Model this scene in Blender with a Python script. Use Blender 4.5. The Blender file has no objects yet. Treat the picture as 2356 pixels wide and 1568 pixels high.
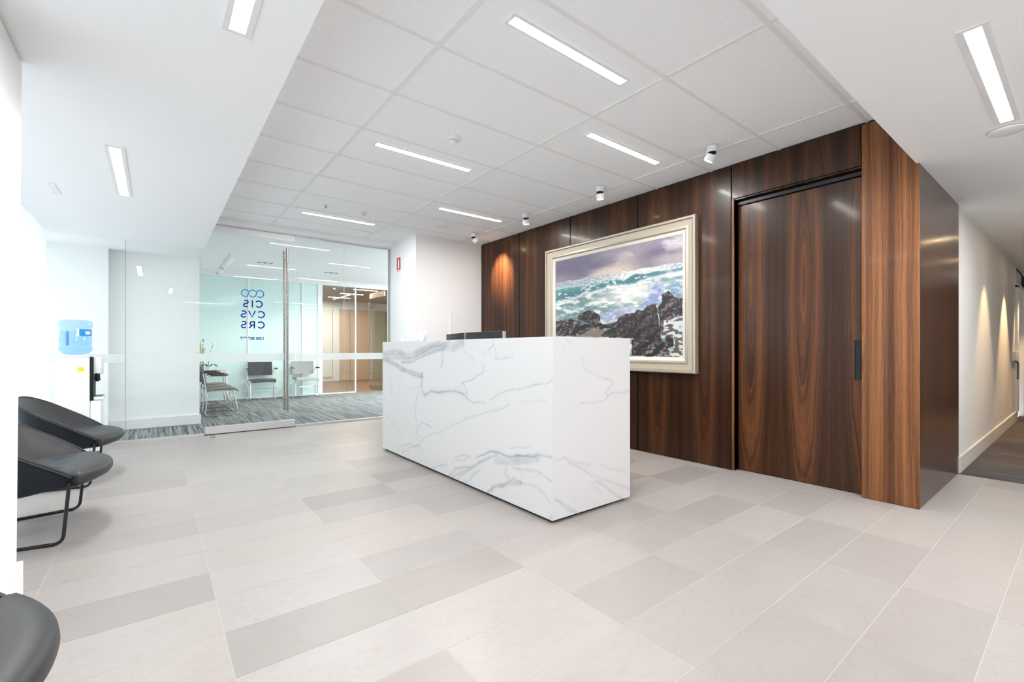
import bpy, bmesh, math, random
import numpy as np
from mathutils import Vector, Matrix

random.seed(7)
scene = bpy.context.scene
COL = scene.collection
R = math.radians

# ------------------------------------------------------------------ camera
cam_data = bpy.data.cameras.new('camera')
cam_data.sensor_fit = 'HORIZONTAL'
cam_data.sensor_width = 36.0
cam_data.lens = 36.0 * 1047.586 / 2356.0
cam_data.shift_y = 19.04 / 2356.0
cam_data.clip_start = 0.05
camera = bpy.data.objects.new('camera', cam_data)
camera.location = (0, 0, 1.1)
camera.rotation_euler = (R(90), 0, -0.664037)
COL.objects.link(camera)
scene.camera = camera

# ------------------------------------------------------------------ world, exposure
world = bpy.data.worlds.new('sky')
scene.world = world
world.use_nodes = True
wb = world.node_tree.nodes['Background']
wb.inputs[0].default_value = (0.87, 0.935, 1.0, 1)
wb.inputs[1].default_value = 2.1
vs = scene.view_settings
vs.view_transform = 'Standard'
vs.look = 'None'
vs.exposure = 0.37
vs.gamma = 1.0
vs.use_curve_mapping = False
cy = scene.cycles
cy.use_denoising = True
cy.use_adaptive_sampling = True
cy.adaptive_threshold = 0.03
cy.max_bounces = 8
cy.diffuse_bounces = 5
cy.glossy_bounces = 4
cy.transmission_bounces = 8
cy.transparent_max_bounces = 24
cy.use_light_tree = False
cy.sample_clamp_indirect = 6.0
cy.caustics_reflective = False
cy.caustics_refractive = False
STRIP = 138.0          # radiance of the lamps' diffusers


# ------------------------------------------------------------------ materials
class NT:
    def __init__(self, name):
        self.m = bpy.data.materials.new(name)
        self.m.use_nodes = True
        self.t = self.m.node_tree
        self.t.nodes.clear()
        self.out = self.t.nodes.new('ShaderNodeOutputMaterial')

    def n(self, kind, ins=None, **props):
        nd = self.t.nodes.new('ShaderNode' + kind)
        for k, v in props.items():
            setattr(nd, k, v)
        for k, v in (ins or {}).items():
            self.set(nd, k, v)
        return nd

    def set(self, nd, k, v):
        s = nd.inputs[k]
        if isinstance(v, bpy.types.NodeSocket):
            self.t.links.new(v, s)
        elif isinstance(v, bpy.types.Node):
            self.t.links.new(v.outputs[0], s)
        elif isinstance(v, (tuple, list)) and len(v) == 3 and s.type == 'RGBA':
            s.default_value = (*v, 1)
        else:
            s.default_value = v

    def math(self, op, a, b=0.0, c=None, clamp=False):
        nd = self.n('Math', operation=op, use_clamp=clamp)
        self.set(nd, 0, a)
        self.set(nd, 1, b)
        if c is not None:
            self.set(nd, 2, c)
        return nd.outputs[0]

    def ramp(self, fac, stops, interp='LINEAR'):
        nd = self.n('ValToRGB')
        cr = nd.color_ramp
        cr.interpolation = interp
        while len(cr.elements) < len(stops):
            cr.elements.new(0.5)
        for e, (p, c) in zip(cr.elements, stops):
            e.position = p
            e.color = (*c, 1) if len(c) == 3 else c
        self.set(nd, 0, fac)
        return nd.outputs[0]

    def mix(self, fac, a, b, blend='MIX'):
        nd = self.n('Mix', data_type='RGBA', blend_type=blend)
        self.set(nd, 0, fac)
        self.set(nd, 6, a)
        self.set(nd, 7, b)
        return nd.outputs[2]

    def surface(self, sh):
        self.t.links.new(sh.outputs[0] if isinstance(sh, bpy.types.Node) else sh, self.out.inputs[0])
        return self.m

    def pbr(self, **k):
        nd = self.n('BsdfPrincipled')
        names = {'color': 'Base Color', 'rough': 'Roughness', 'metal': 'Metallic', 'normal': 'Normal', 'coat': 'Coat Weight',
                 'coat_rough': 'Coat Roughness', 'spec': 'Specular IOR Level', 'sheen': 'Sheen Weight', 'trans': 'Transmission Weight', 'alpha': 'Alpha'}
        for a, v in k.items():
            self.set(nd, names[a], v)
        return nd

    def bump(self, h, strength=0.3, dist=0.002):
        return self.n('Bump', {'Height': h, 'Strength': strength, 'Distance': dist}).outputs[0]

    def pos(self):
        return self.n('NewGeometry').outputs['Position']

    def noise(self, vec, scale=5.0, detail=4.0, rough=0.55, dims='3D', dist=0.0):
        return self.n('TexNoise', {'Vector': vec, 'Scale': scale, 'Detail': detail, 'Roughness': rough, 'Distortion': dist}, noise_dimensions=dims).outputs[0]

    def mapping(self, vec, scale=(1, 1, 1), loc=(0, 0, 0)):
        return self.n('Mapping', {'Vector': vec, 'Scale': scale, 'Location': loc}).outputs[0]


def plain(name, color, rough=0.5, metal=0.0, speck=0.0, **k):
    t = NT(name)
    c = color
    if speck:
        nz = t.noise(t.pos(), 60.0, 3)
        c = t.mix(nz, tuple(v * (1 - speck) for v in color), tuple(min(1, v * (1 + speck)) for v in color))
    return t.surface(t.pbr(color=c, rough=rough, metal=metal, **k))


def paint(name, color, rough=0.6):
    t = NT(name)
    p = t.pos()
    nz = t.noise(p, 1.3, 1)
    c = t.mix(nz, tuple(v * 0.985 for v in color), color)
    return t.surface(t.pbr(color=c, rough=rough))


def emitter(name, color, strength):
    t = NT(name)
    return t.surface(t.n('Emission', {'Color': color, 'Strength': strength}))


def glass(name, tint=(0.975, 0.993, 0.988), ior=1.5, gain=1.0):
    t = NT(name)
    geo = t.n('NewGeometry')
    fr = t.n('Fresnel', {'IOR': ior}).outputs[0]
    fac = t.math('MULTIPLY', t.math('MULTIPLY', fr, gain), t.math('SUBTRACT', 1.0, geo.outputs['Backfacing']), clamp=True)
    tr = t.n('BsdfTransparent', {'Color': tint})
    gl = t.n('BsdfGlossy', {'Color': (1, 1, 1), 'Roughness': 0.0})
    mx = t.n('MixShader')
    t.set(mx, 0, fac)
    t.t.links.new(tr.outputs[0], mx.inputs[1])
    t.t.links.new(gl.outputs[0], mx.inputs[2])
    return t.surface(mx)


def veil(name, color, opacity, rough=0.6, translucent=0.5):
    t = NT(name)
    d = t.n('BsdfDiffuse', {'Color': color})
    tl = t.n('BsdfTranslucent', {'Color': color})
    m1 = t.n('MixShader', {0: translucent})
    t.t.links.new(d.outputs[0], m1.inputs[1])
    t.t.links.new(tl.outputs[0], m1.inputs[2])
    tr = t.n('BsdfTransparent', {'Color': (1, 1, 1)})
    m2 = t.n('MixShader', {0: opacity})
    t.t.links.new(tr.outputs[0], m2.inputs[1])
    t.t.links.new(m1.outputs[0], m2.inputs[2])
    return t.surface(m2)


def wood(name, axis, period=0.44, offset=0.0, z0=1.7, stretch=0.085, dark=(0.006, 0.0027, 0.0017), mid=(0.025, 0.0095, 0.0045), light=(0.105, 0.039, 0.0145), plain_grain=0.0, rough=0.27):
    t = NT(name)
    sep = t.n('SeparateXYZ', {0: t.pos()})
    h, z = sep.outputs[axis], sep.outputs[2]
    rnd = t.n('ObjectInfo').outputs['Random']
    sh = t.math('ADD', h, t.math('MULTIPLY', rnd, 3.0)) if offset is None else t.math('ADD', h, offset)
    u = t.math('SUBTRACT', t.math('MULTIPLY', t.math('FRACT', t.math('DIVIDE', sh, period)), period), period / 2)
    leaf = t.math('FLOOR', t.math('DIVIDE', sh, period))
    zz = t.math('MULTIPLY', t.math('SUBTRACT', z, z0), stretch)
    lowv = t.n('CombineXYZ', {0: t.math('MULTIPLY', h, 5.0), 1: t.math('MULTIPLY', z, 0.9), 2: 0.0})
    wob = t.math('MULTIPLY', t.math('SUBTRACT', t.noise(lowv, 1.0, 3), 0.5), 0.055)
    r = t.math('SQRT', t.math('ADD', t.math('MULTIPLY', u, u), t.math('ADD', t.math('MULTIPLY', zz, zz), 0.00004)))
    r = t.math('ADD', r, wob)
    rr = t.math('ADD', r, t.math('MULTIPLY', leaf, 0.0))
    ringv = t.n('CombineXYZ', {0: t.math('MULTIPLY', rr, 95.0), 1: 0.0, 2: 0.0})
    ring = t.noise(ringv, 1.0, 4, 0.7)
    ringv2 = t.n('CombineXYZ', {0: t.math('MULTIPLY', rr, 16.0), 1: 3.0, 2: 0.0})
    broad = t.noise(ringv2, 1.0, 2, 0.5)
    fibv = t.n('CombineXYZ', {0: t.math('MULTIPLY', h, 420.0), 1: t.math('MULTIPLY', z, 9.0), 2: t.math('MULTIPLY', rnd, 40.0)})
    fib = t.noise(fibv, 1.0, 3, 0.6)
    strv = t.n('CombineXYZ', {0: t.math('MULTIPLY', h, 26.0), 1: t.math('MULTIPLY', z, 0.35), 2: 5.0})
    stripe = t.noise(strv, 1.0, 3, 0.6)
    f = t.math('ADD', t.math('MULTIPLY', ring, 0.62 - 0.3 * plain_grain), t.math('MULTIPLY', broad, 0.42 - 0.2 * plain_grain))
    f = t.math('ADD', f, t.math('MULTIPLY', stripe, 0.20 + 0.4 * plain_grain))
    f = t.math('ADD', f, t.math('MULTIPLY', fib, 0.22))
    edge = t.math('MULTIPLY', t.math('MULTIPLY', u, u), 4.0 / (period * period))
    f = t.math('SUBTRACT', f, t.math('ADD', 0.195, t.math('MULTIPLY', edge, 0.13 * (1 - plain_grain))))
    c = t.ramp(f, [(0.28, dark), (0.46, mid), (0.60, tuple((a + b) / 2 for a, b in zip(mid, light))), (0.78, light)])
    return t.surface(t.pbr(color=c, rough=t.math('ADD', rough, t.math('MULTIPLY', fib, 0.12)), spec=0.24, coat=0.08, coat_rough=0.10, normal=t.bump(fib, 0.06, 0.0006)))


def stone_tile():
    t = NT('limestone_tile')
    inf = t.n('ObjectInfo')
    p = t.n('VectorMath', {0: t.pos(), 1: t.n('CombineXYZ', {0: 0.0, 1: 0.0, 2: t.math('MULTIPLY', inf.outputs['Random'], 60.0)})}, operation='ADD').outputs[0]
    cloud = t.noise(t.mapping(p, (3.2, 5.5, 1)), 1.0, 5, 0.62)
    vein = t.noise(t.mapping(p, (7.0, 13.0, 1)), 1.0, 6, 0.72, dist=1.2)
    crack = t.ramp(vein, [(0.40, (1, 1, 1)), (0.435, (0, 0, 0)), (0.46, (1, 1, 1))])
    speck = t.ramp(t.noise(p, 130.0, 2), [(0.70, (0, 0, 0)), (0.78, (1, 1, 1))])
    base = inf.outputs['Color']
    c = t.mix(t.math('MULTIPLY', t.math('SUBTRACT', 1.0, cloud), 0.62), base, t.mix(1.0, base, (0.80, 0.765, 0.74), 'MULTIPLY'))
    c = t.mix(t.math('MULTIPLY', t.math('SUBTRACT', 1.0, crack), 0.22), c, (0.22, 0.19, 0.165))
    c = t.mix(t.math('MULTIPLY', speck, 0.10), c, (0.42, 0.37, 0.32))
    return t.surface(t.pbr(color=c, rough=t.math('ADD', 0.27, t.math('MULTIPLY', cloud, 0.16)), spec=0.42, normal=t.bump(vein, 0.04, 0.001)))


def acoustic():
    t = NT('acoustic_tile')
    p = t.pos()
    pits = t.ramp(t.noise(p, 150.0, 1, 0.4), [(0.66, (0, 0, 0)), (0.72, (1, 1, 1))])
    c = t.mix(t.math('MULTIPLY', pits, 0.35), (0.945, 0.955, 0.97), (0.56, 0.565, 0.575))
    return t.surface(t.pbr(color=c, rough=0.85, normal=t.bump(t.math('SUBTRACT', 1.0, pits), 0.25, 0.002)))


def marble():
    t = NT('white_marble')
    p = t.pos()
    at = t.n('Attribute', attribute_name='vein').outputs['Fac']
    cl = t.noise(p, 2.2, 5, 0.6)
    fine = t.noise(p, 9.0, 8, 0.7, dist=1.8)
    thin = t.ramp(fine, [(0.470, (0, 0, 0)), (0.487, (1, 1, 1)), (0.504, (0, 0, 0))])
    c = t.mix(t.math('MULTIPLY', cl, 0.25), (0.64, 0.64, 0.645), (0.59, 0.595, 0.60))
    c = t.mix(t.math('MULTIPLY', thin, 0.035), c, (0.45, 0.46, 0.48))
    c = t.mix(at, c, (0.20, 0.215, 0.24))
    return t.surface(t.pbr(color=c, rough=0.32, spec=0.35))


def vertex_art(name, attr, rough=0.45):
    t = NT(name)
    at = t.n('Attribute', attribute_name=attr).outputs['Color']
    nz = t.noise(t.pos(), 90.0, 3)
    c = t.mix(t.math('MULTIPLY', nz, 0.10), at, t.mix(1.0, at, (0.7, 0.7, 0.7), 'MULTIPLY'))
    return t.surface(t.pbr(color=c, rough=rough, normal=t.bump(nz, 0.12, 0.001)))


def carpet(name, dark, light, fx, fy):
    t = NT(name)
    p = t.pos()
    a = t.noise(t.mapping(p, (fx, fy, 1)), 1.0, 3, 0.6)
    b = t.noise(t.mapping(p, (fx * 2.3, fy * 2.2, 1), (7, 3, 0)), 1.0, 2, 0.6)
    f = t.math('ADD', t.math('MULTIPLY', a, 0.7), t.math('MULTIPLY', b, 0.3))
    c = t.ramp(f, [(0.36, dark), (0.50, tuple((x + y) / 2 for x, y in zip(dark, light))), (0.64, light)])
    pile = t.noise(p, 500.0, 2)
    return t.surface(t.pbr(color=c, rough=0.95, spec=0.1, normal=t.bump(pile, 0.4, 0.003)))


def leather(name, color, rough):
    t = NT(name)
    p = t.pos()
    g = t.n('TexVoronoi', {'Vector': p, 'Scale': 420.0}).outputs[0]
    nz = t.noise(p, 14.0, 3)
    c = t.mix(nz, tuple(v * 0.88 for v in color), tuple(v * 1.1 for v in color))
    return t.surface(t.pbr(color=c, rough=rough, spec=0.28, normal=t.bump(g, 0.10, 0.0006)))


def brushed(name, color, rough=0.35):
    t = NT(name)
    nz = t.noise(t.mapping(t.pos(), (3, 3, 400)), 1.0, 3)
    return t.surface(t.pbr(color=color, metal=1.0, rough=t.math('ADD', rough, t.math('MULTIPLY', nz, 0.1))))


def gradient_decal():
    t = NT('turquoise_to_blue_print')
    sep = t.n('SeparateXYZ', {0: t.pos()})
    f = t.math('DIVIDE', t.math('SUBTRACT', sep.outputs[0], 0.90), 0.27, clamp=True)
    c = t.ramp(f, [(0, (0.010, 0.25, 0.46)), (1, (0.008, 0.13, 0.40))])
    return t.surface(t.pbr(color=c, rough=0.6, spec=0.05))


W = dict(
    white=paint('white_paint', (0.90, 0.90, 0.905)),
    soffit=paint('ceiling_white_paint', (0.93, 0.94, 0.955)),
    trimw=plain('white_gloss_trim', (0.82, 0.82, 0.82), 0.35),
    grout=plain('pale_grout', (0.47, 0.45, 0.43), 0.8, speck=0.05),
    tile=stone_tile(),
    acoustic=acoustic(),
    grid=plain('white_steel_grid', (0.83, 0.83, 0.835), 0.5),
    marble=marble(),
    wood=wood('dark_veneer', 1, 0.51, 0.0, 1.5, 0.05),
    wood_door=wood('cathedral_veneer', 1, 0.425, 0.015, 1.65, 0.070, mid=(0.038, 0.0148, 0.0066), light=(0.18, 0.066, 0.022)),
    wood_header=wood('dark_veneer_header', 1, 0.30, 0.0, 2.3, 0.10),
    wood_wing=wood('straight_grain_veneer_lit', 1, 0.33, 0.1, 1.6, 0.03, dark=(0.035, 0.013, 0.005), mid=(0.13, 0.050, 0.019), light=(0.40, 0.170, 0.064), plain_grain=0.5),  # wing veneer lightened: strong light on its front put into the colour
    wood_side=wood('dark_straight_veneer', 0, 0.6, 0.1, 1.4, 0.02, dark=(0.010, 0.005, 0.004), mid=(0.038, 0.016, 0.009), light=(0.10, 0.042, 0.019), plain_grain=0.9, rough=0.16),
    black=plain('black_shadow_gap', (0.012, 0.011, 0.010), 0.7),
    blackp=plain('black_plastic', (0.010, 0.0105, 0.012), 0.4, speck=0.1, spec=0.25),
    darkbronze=plain('dark_bronze', (0.02, 0.02, 0.022), 0.35, 0.6),
    whitep=plain('white_plastic', (0.84, 0.84, 0.85), 0.3),
    glass=glass('partition_glass', gain=0.75),
    glass_far=glass('far_glass', (0.965, 0.985, 0.975)),
    bottle=glass('blue_bottle_plastic', (0.72, 0.86, 0.97), 1.4, 1.6),
    acrylic=glass('clear_acrylic', (0.96, 0.97, 0.97)),
    frost=veil('frosted_film', (0.88, 0.92, 0.92), 0.62),
    sheer=veil('sheer_white_fabric', (0.90, 0.91, 0.93), 0.66, translucent=0.55),
    alu=brushed('brushed_aluminium', (0.72, 0.71, 0.70), 0.35),
    steel=brushed('brushed_steel', (0.36, 0.335, 0.315), 0.22),
    chrome=plain('chrome', (0.75, 0.76, 0.78), 0.08, 1.0),
    gasket=plain('dark_gasket', (0.10, 0.15, 0.17), 0.5),
    teal=plain('pale_turquoise_back_painted_glass', (0.72, 0.90, 0.88), 0.12, coat=0.3),
    carpet=carpet('grey_streaked_carpet', (0.040, 0.050, 0.056), (0.36, 0.375, 0.375), 46.0, 0.85),
    carpet_hall=carpet('charcoal_striped_carpet', (0.030, 0.027, 0.028), (0.13, 0.118, 0.115), 70.0, 1.2),
    leather=leather('charcoal_leather', (0.030, 0.0295, 0.032), 0.42),
    shell=leather('slate_navy_leather', (0.006, 0.010, 0.015), 0.55),
    blackmetal=plain('black_powder_coated_steel', (0.016, 0.017, 0.020), 0.35, 0.3),
    fab_dark=plain('dark_grey_upholstery', (0.055, 0.053, 0.056), 0.9, speck=0.25),
    fab_light=plain('light_grey_upholstery', (0.34, 0.345, 0.34), 0.9, speck=0.12),
    fab_taupe=plain('taupe_upholstery', (0.17, 0.165, 0.15), 0.85, speck=0.2),
    silverframe=plain('champagne_silver_leaf', (0.46, 0.405, 0.325), 0.36, 0.45, speck=0.10),
    framedark=plain('aged_silver_groove', (0.24, 0.21, 0.17), 0.5, 0.3),
    liner=plain('off_white_liner', (0.62, 0.59, 0.54), 0.6),
    red=plain('red_sign_print', (0.62, 0.035, 0.055), 0.4),
    white_print=plain('white_print', (0.9, 0.9, 0.9), 0.45),
    blue_print=plain('royal_blue_print', (0.002, 0.025, 0.26), 0.6, spec=0.05),
    number_print=plain('steel_blue_print', (0.012, 0.085, 0.24), 0.6, spec=0.05),
    cyan_print=plain('bright_blue_print', (0.02, 0.27, 0.72), 0.4),
    logo=gradient_decal(),
    yellow=plain('yellow_sticker', (0.92, 0.68, 0.0), 0.5),
    strip=emitter('lamp_diffuser', (1.0, 0.985, 0.965), STRIP),
    strip_far=emitter('warm_lamp_diffuser', (1.0, 0.88, 0.76), 260.0),
    lens=emitter('spot_lens', (1.0, 0.72, 0.42), 45.0),
    maple=wood('pale_maple', 0, 0.6, 0.2, 1.2, 0.05, dark=(0.52, 0.38, 0.27), mid=(0.58, 0.44, 0.32), light=(0.66, 0.53, 0.40), plain_grain=0.8),
    brownceil=plain('taupe_ceiling', (0.40, 0.34, 0.29), 0.6),
    timber_floor=wood('brown_timber_floor', 0, 0.3, 0.0, 0.0, 0.1, dark=(0.16, 0.10, 0.06), mid=(0.22, 0.145, 0.09), light=(0.30, 0.21, 0.14), plain_grain=0.8),
    olive=plain('olive_panel', (0.33, 0.32, 0.17), 0.6),
    mat=plain('taupe_vinyl_mat', (0.30, 0.265, 0.225), 0.45),
    leaf=plain('bamboo_green', (0.22, 0.27, 0.10), 0.5, speck=0.3),
    cane=plain('pale_bamboo', (0.50, 0.47, 0.26), 0.5, speck=0.2),
    petal=plain('white_petal', (0.88, 0.88, 0.86), 0.6),
    stem=plain('dark_green_stem', (0.06, 0.11, 0.03), 0.6),
    paper=plain('printed_paper', (0.55, 0.52, 0.53), 0.4, speck=0.3),
    card=plain('pale_card', (0.86, 0.85, 0.90), 0.5),
    wallgrey=paint('warm_white_paint', (0.70, 0.69, 0.67)),
    skirt=plain('pale_grey_skirting', (0.60, 0.59, 0.56), 0.45),
    darkwall=plain('dark_brown_end_wall', (0.05, 0.03, 0.02), 0.5),
    bluewhite=plain('pale_blue_panel', (0.50, 0.52, 0.62), 0.4),
)


# ------------------------------------------------------------------ mesh helpers
def box(bm, x0, x1, y0, y1, z0, z1):
    v = [bm.verts.new(p) for p in ((x0, y0, z0), (x1, y0, z0), (x1, y1, z0), (x0, y1, z0), (x0, y0, z1), (x1, y0, z1), (x1, y1, z1), (x0, y1, z1))]
    for f in ((0, 3, 2, 1), (4, 5, 6, 7), (0, 1, 5, 4), (1, 2, 6, 5), (2, 3, 7, 6), (3, 0, 4, 7)):
        bm.faces.new([v[i] for i in f])
    return v


def boxes(*bs):
    bm = bmesh.new()
    for b in bs:
        box(bm, *b)
    return bm


def rbox(x0, x1, y0, y1, z0, z1, r=0.004, seg=2):
    bm = bmesh.new()
    box(bm, x0, x1, y0, y1, z0, z1)
    bmesh.ops.bevel(bm, geom=bm.edges[:] + bm.verts[:], offset=r, segments=seg, affect='EDGES', profile=0.5)
    return bm


def frame_of(d):
    d = Vector(d).normalized()
    a = Vector((0, 0, 1)) if abs(d.z) < 0.9 else Vector((1, 0, 0))
    u = d.cross(a).normalized()
    return u, d.cross(u).normalized()


def tube(bm, pts, r, seg=8, radii=None):
    pts = [Vector(p) for p in pts]
    rings = []
    u = None
    for i, p in enumerate(pts):
        d = (pts[min(i + 1, len(pts) - 1)] - pts[max(i - 1, 0)]).normalized()
        if u is None:
            u, w = frame_of(d)
        else:
            u = (u - d * u.dot(d)).normalized()
            w = d.cross(u).normalized()
        rr = radii[i] if radii else r
        rings.append([bm.verts.new(p + (u * math.cos(2 * math.pi * k / seg) + w * math.sin(2 * math.pi * k / seg)) * rr) for k in range(seg)])
    for a, b in zip(rings, rings[1:]):
        for k in range(seg):
            bm.faces.new((a[k], a[(k + 1) % seg], b[(k + 1) % seg], b[k]))
    bm.faces.new(rings[0][::-1])
    bm.faces.new(rings[-1])


def round_path(pts, r, n=5):
    """polyline with its inner corners rounded"""
    pts = [Vector(p) for p in pts]
    out = [pts[0]]
    for a, b, c in zip(pts, pts[1:], pts[2:]):
        da, dc = (a - b), (c - b)
        q = min(r, da.length * 0.45, dc.length * 0.45)
        p0, p1 = b + da.normalized() * q, b + dc.normalized() * q
        for k in range(n + 1):
            t = k / n
            out.append(p0 * (1 - t) ** 2 + b * 2 * t * (1 - t) + p1 * t * t)
    out.append(pts[-1])
    return out


def lathe(bm, prof, seg=24, loc=(0, 0, 0), mat=None):
    rings = []
    for r, z in prof:
        rings.append([bm.verts.new((r * math.cos(2 * math.pi * k / seg), r * math.sin(2 * math.pi * k / seg), z)) for k in range(seg)])
    for a, b in zip(rings, rings[1:]):
        for k in range(seg):
            bm.faces.new((a[k], a[(k + 1) % seg], b[(k + 1) % seg], b[k]))
    bm.faces.new(rings[0][::-1])
    bm.faces.new(rings[-1])
    M = (Matrix.Translation(loc) @ mat) if mat else Matrix.Translation(loc)
    vs_ = [v for rg in rings for v in rg]
    bmesh.ops.transform(bm, matrix=M, verts=vs_)


def prism(bm, pts, axis, a0, a1):
    """closed 2-D outline extruded along axis (0,1,2); pts are the two other coordinates in order"""
    def mk(p, a):
        c = list(p)
        c.insert(axis, a)
        return bm.verts.new(c)
    A = [mk(p, a0) for p in pts]
    B = [mk(p, a1) for p in pts]
    n = len(pts)
    bm.faces.new(A)
    bm.faces.new(B[::-1])
    for i in range(n):
        bm.faces.new((A[i], B[i], B[(i + 1) % n], A[(i + 1) % n]))


def loft(bm, rings, closed=True, cap=True):
    R_ = [[bm.verts.new(p) for p in r] for r in rings]
    n = len(R_[0])
    for a, b in zip(R_, R_[1:]):
        for k in range(n if closed else n - 1):
            bm.faces.new((a[k], a[(k + 1) % n], b[(k + 1) % n], b[k]))
    if cap and closed:
        bm.faces.new(R_[0][::-1])
        bm.faces.new(R_[-1])


def mesh(bm, name, smooth=40):
    me = bpy.data.meshes.new(name)
    bmesh.ops.recalc_face_normals(bm, faces=bm.faces[:])
    bm.to_mesh(me)
    bm.free()
    if smooth:
        me.polygons.foreach_set('use_smooth', [True] * len(me.polygons))
        me.set_sharp_from_angle(angle=R(smooth))
    return me


def obj(name, bm, m, parent=None, smooth=40, loc=None, label=None):
    me = bm if isinstance(bm, bpy.types.Mesh) else mesh(bm, name, smooth)
    if m is not None and not me.materials:
        me.materials.append(W[m] if isinstance(m, str) else m)
    o = bpy.data.objects.new(name, me)
    COL.objects.link(o)
    if loc is not None:
        o.location = loc
    if parent is not None:
        o.parent = parent
    if label:
        o['label'] = label
    return o


def tag(o, label, cat, group=None, kind=None):
    o['label'] = label
    o['category'] = cat
    if group:
        o['group'] = group
    if kind:
        o['kind'] = kind
    return o


def thing(name, label, cat, loc=(0, 0, 0), rz=0.0, group=None, kind=None):
    o = bpy.data.objects.new(name, None)
    o.empty_display_size = 0.1
    COL.objects.link(o)
    o.location = loc
    o.rotation_euler = (0, 0, rz)
    return tag(o, label, cat, group, kind)


def struct(name, bm, m, label, cat, smooth=0):
    return tag(obj(name, bm, m, None, smooth), label, cat, kind='structure')


def copy_tree(root, loc, rz, label):
    r = root.copy()
    COL.objects.link(r)
    r.location = loc
    r.rotation_euler = (0, 0, rz)
    r['label'] = label
    for ch in root.children:
        c = ch.copy()
        COL.objects.link(c)
        c.parent = r
        for g in ch.children:
            d = g.copy()
            COL.objects.link(d)
            d.parent = c
    return r


def light(kind, name, loc, energy, color, parent=None, aim=None, **k):
    ld = bpy.data.lights.new(name, kind)
    ld.energy = energy
    ld.color = color
    for a, v in k.items():
        setattr(ld, a, v)
    o = bpy.data.objects.new(name, ld)
    COL.objects.link(o)
    o.location = loc
    if aim is not None:
        o.rotation_euler = (Vector(aim) - Vector(loc)).to_track_quat('-Z', 'Y').to_euler()
    if parent is not None:
        o.parent = parent
        o.matrix_parent_inverse = Matrix.Translation(-Vector(parent.location)) if parent.type == 'EMPTY' else Matrix.Identity(4)
    return o



def wpart(name, bm, m, root, smooth=40, label=None):
    """a part modelled in room coordinates under a thing that stands elsewhere"""
    return obj(name, bm, m, root, smooth, loc=-Vector(root.location), label=label)


ZC, ZS = 2.778, 2.38          # tiled ceiling, lowered plaster ceiling
XW, YG = 4.128, 7.0           # timber wall face, glass partition
GLX = 0.487                   # edge of the lowered ceiling

# ------------------------------------------------------------------ floor
floor = struct('floor', boxes((-1.3, 5.585, -2.4, 6.99, -0.12, -0.0010)), 'grout', 'stack-bonded pale limestone tile floor of the lobby', 'floor')
PX, PY, TX0, TY0 = 0.6295, 0.305, 0.21, 0.245
shade_of = {(-1, 7): .80, (0, 5): .82, (0, 3): .86, (-1, 14): .80, (1, 10): .74, (2, 11): .72, (1, 5): .85, (4, 4): .84, (5, 6): .78, (-1, 10): .86, (2, 13): .80,
            (1, 9): .88, (0, 9): 1.0, (2, 8): .84, (2, 3): .90, (3, 3): .97, (4, 2): .88, (5, 3): .90, (6, 1): .98, (6, 0): .95, (8, 0): .86, (2, 1): .92, (3, 0): .93, (4, 0): 1.0,
            (4, 7): .70, (-1, 8): 1.0, (-1, 9): .98, (-1, 6): 1.03, (0, 6): 1.02, (0, 7): 1.03, (0, 8): 1.0, (0, 4): 1.05, (1, 4): 1.04, (1, 3): 1.05, (1, 6): .90, (1, 7): 1.0, (1, 8): .98,
            (2, 4): .98, (2, 5): 1.0, (3, 4): .92, (3, 5): .90, (4, 3): 1.03, (3, 2): .96, (4, 5): 1.02, (3, 1): .96, (5, 2): 1.0, (5, 1): 1.02, (4, 6): .94, (5, 5): .98, (5, 4): .98,
            (3, 6): .9, (-1, 13): 1.0, (-1, 12): .98, (-1, 11): .94, (0, 10): .92, (0, 11): .96, (0, 12): .97, (0, 13): .95, (1, 11): .94, (1, 12): .90, (2, 10): .92, (2, 9): .86, (2, 12): .88, (3, 7): .85}
tile_mesh = {}


def slab_mesh(w, d, key, th=0.010, ch=0.0005):
    if key not in tile_mesh:
        bm = bmesh.new()
        a, b = w / 2, d / 2
        lo = [(-a, -b, -th), (a, -b, -th), (a, b, -th), (-a, b, -th)]
        mi = [(x, y, -ch) for x, y, z in lo]
        hi = [(x - math.copysign(ch, x), y - math.copysign(ch, y), 0) for x, y, z in lo]
        loft(bm, [lo, mi, hi])
        tile_mesh[key] = mesh(bm, 'floor_tile', 0)
        tile_mesh[key].materials.append(W['tile'])
    return tile_mesh[key]


GAP = 0.0011
rt = random.Random(3)
for ix in range(-3, 9):
    for iy in range(-3, 23):
        x0, x1 = TX0 + PX * ix + GAP, TX0 + PX * (ix + 1) - GAP
        y0, y1 = TY0 + PY * iy + GAP, TY0 + PY * (iy + 1) - GAP
        x0, x1, y1 = max(x0, -1.25), min(x1, 5.58), min(y1, 6.988)
        if x0 > XW and y0 > 0.74 or x1 - x0 < 0.02 or y1 - y0 < 0.02:
            continue
        if x0 > 2.8 and y0 > 6.08:
            continue
        o = obj('floor_tile', slab_mesh(x1 - x0, y1 - y0, (round(x1 - x0, 3), round(y1 - y0, 3))), None, floor, 0, ((x0 + x1) / 2, (y0 + y1) / 2, rt.uniform(-.0002, .0002)))
        s = shade_of.get((ix, iy), rt.choice((1.0, 1.02, .97, .94, .90, .96, 1.03)))
        s = 1 - (1 - s) * .86
        wv = rt.uniform(-.012, .012)
        o.color = (0.352 * s * (1 + wv), 0.330 * s, 0.316 * s * (1 - wv), 1)

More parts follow.
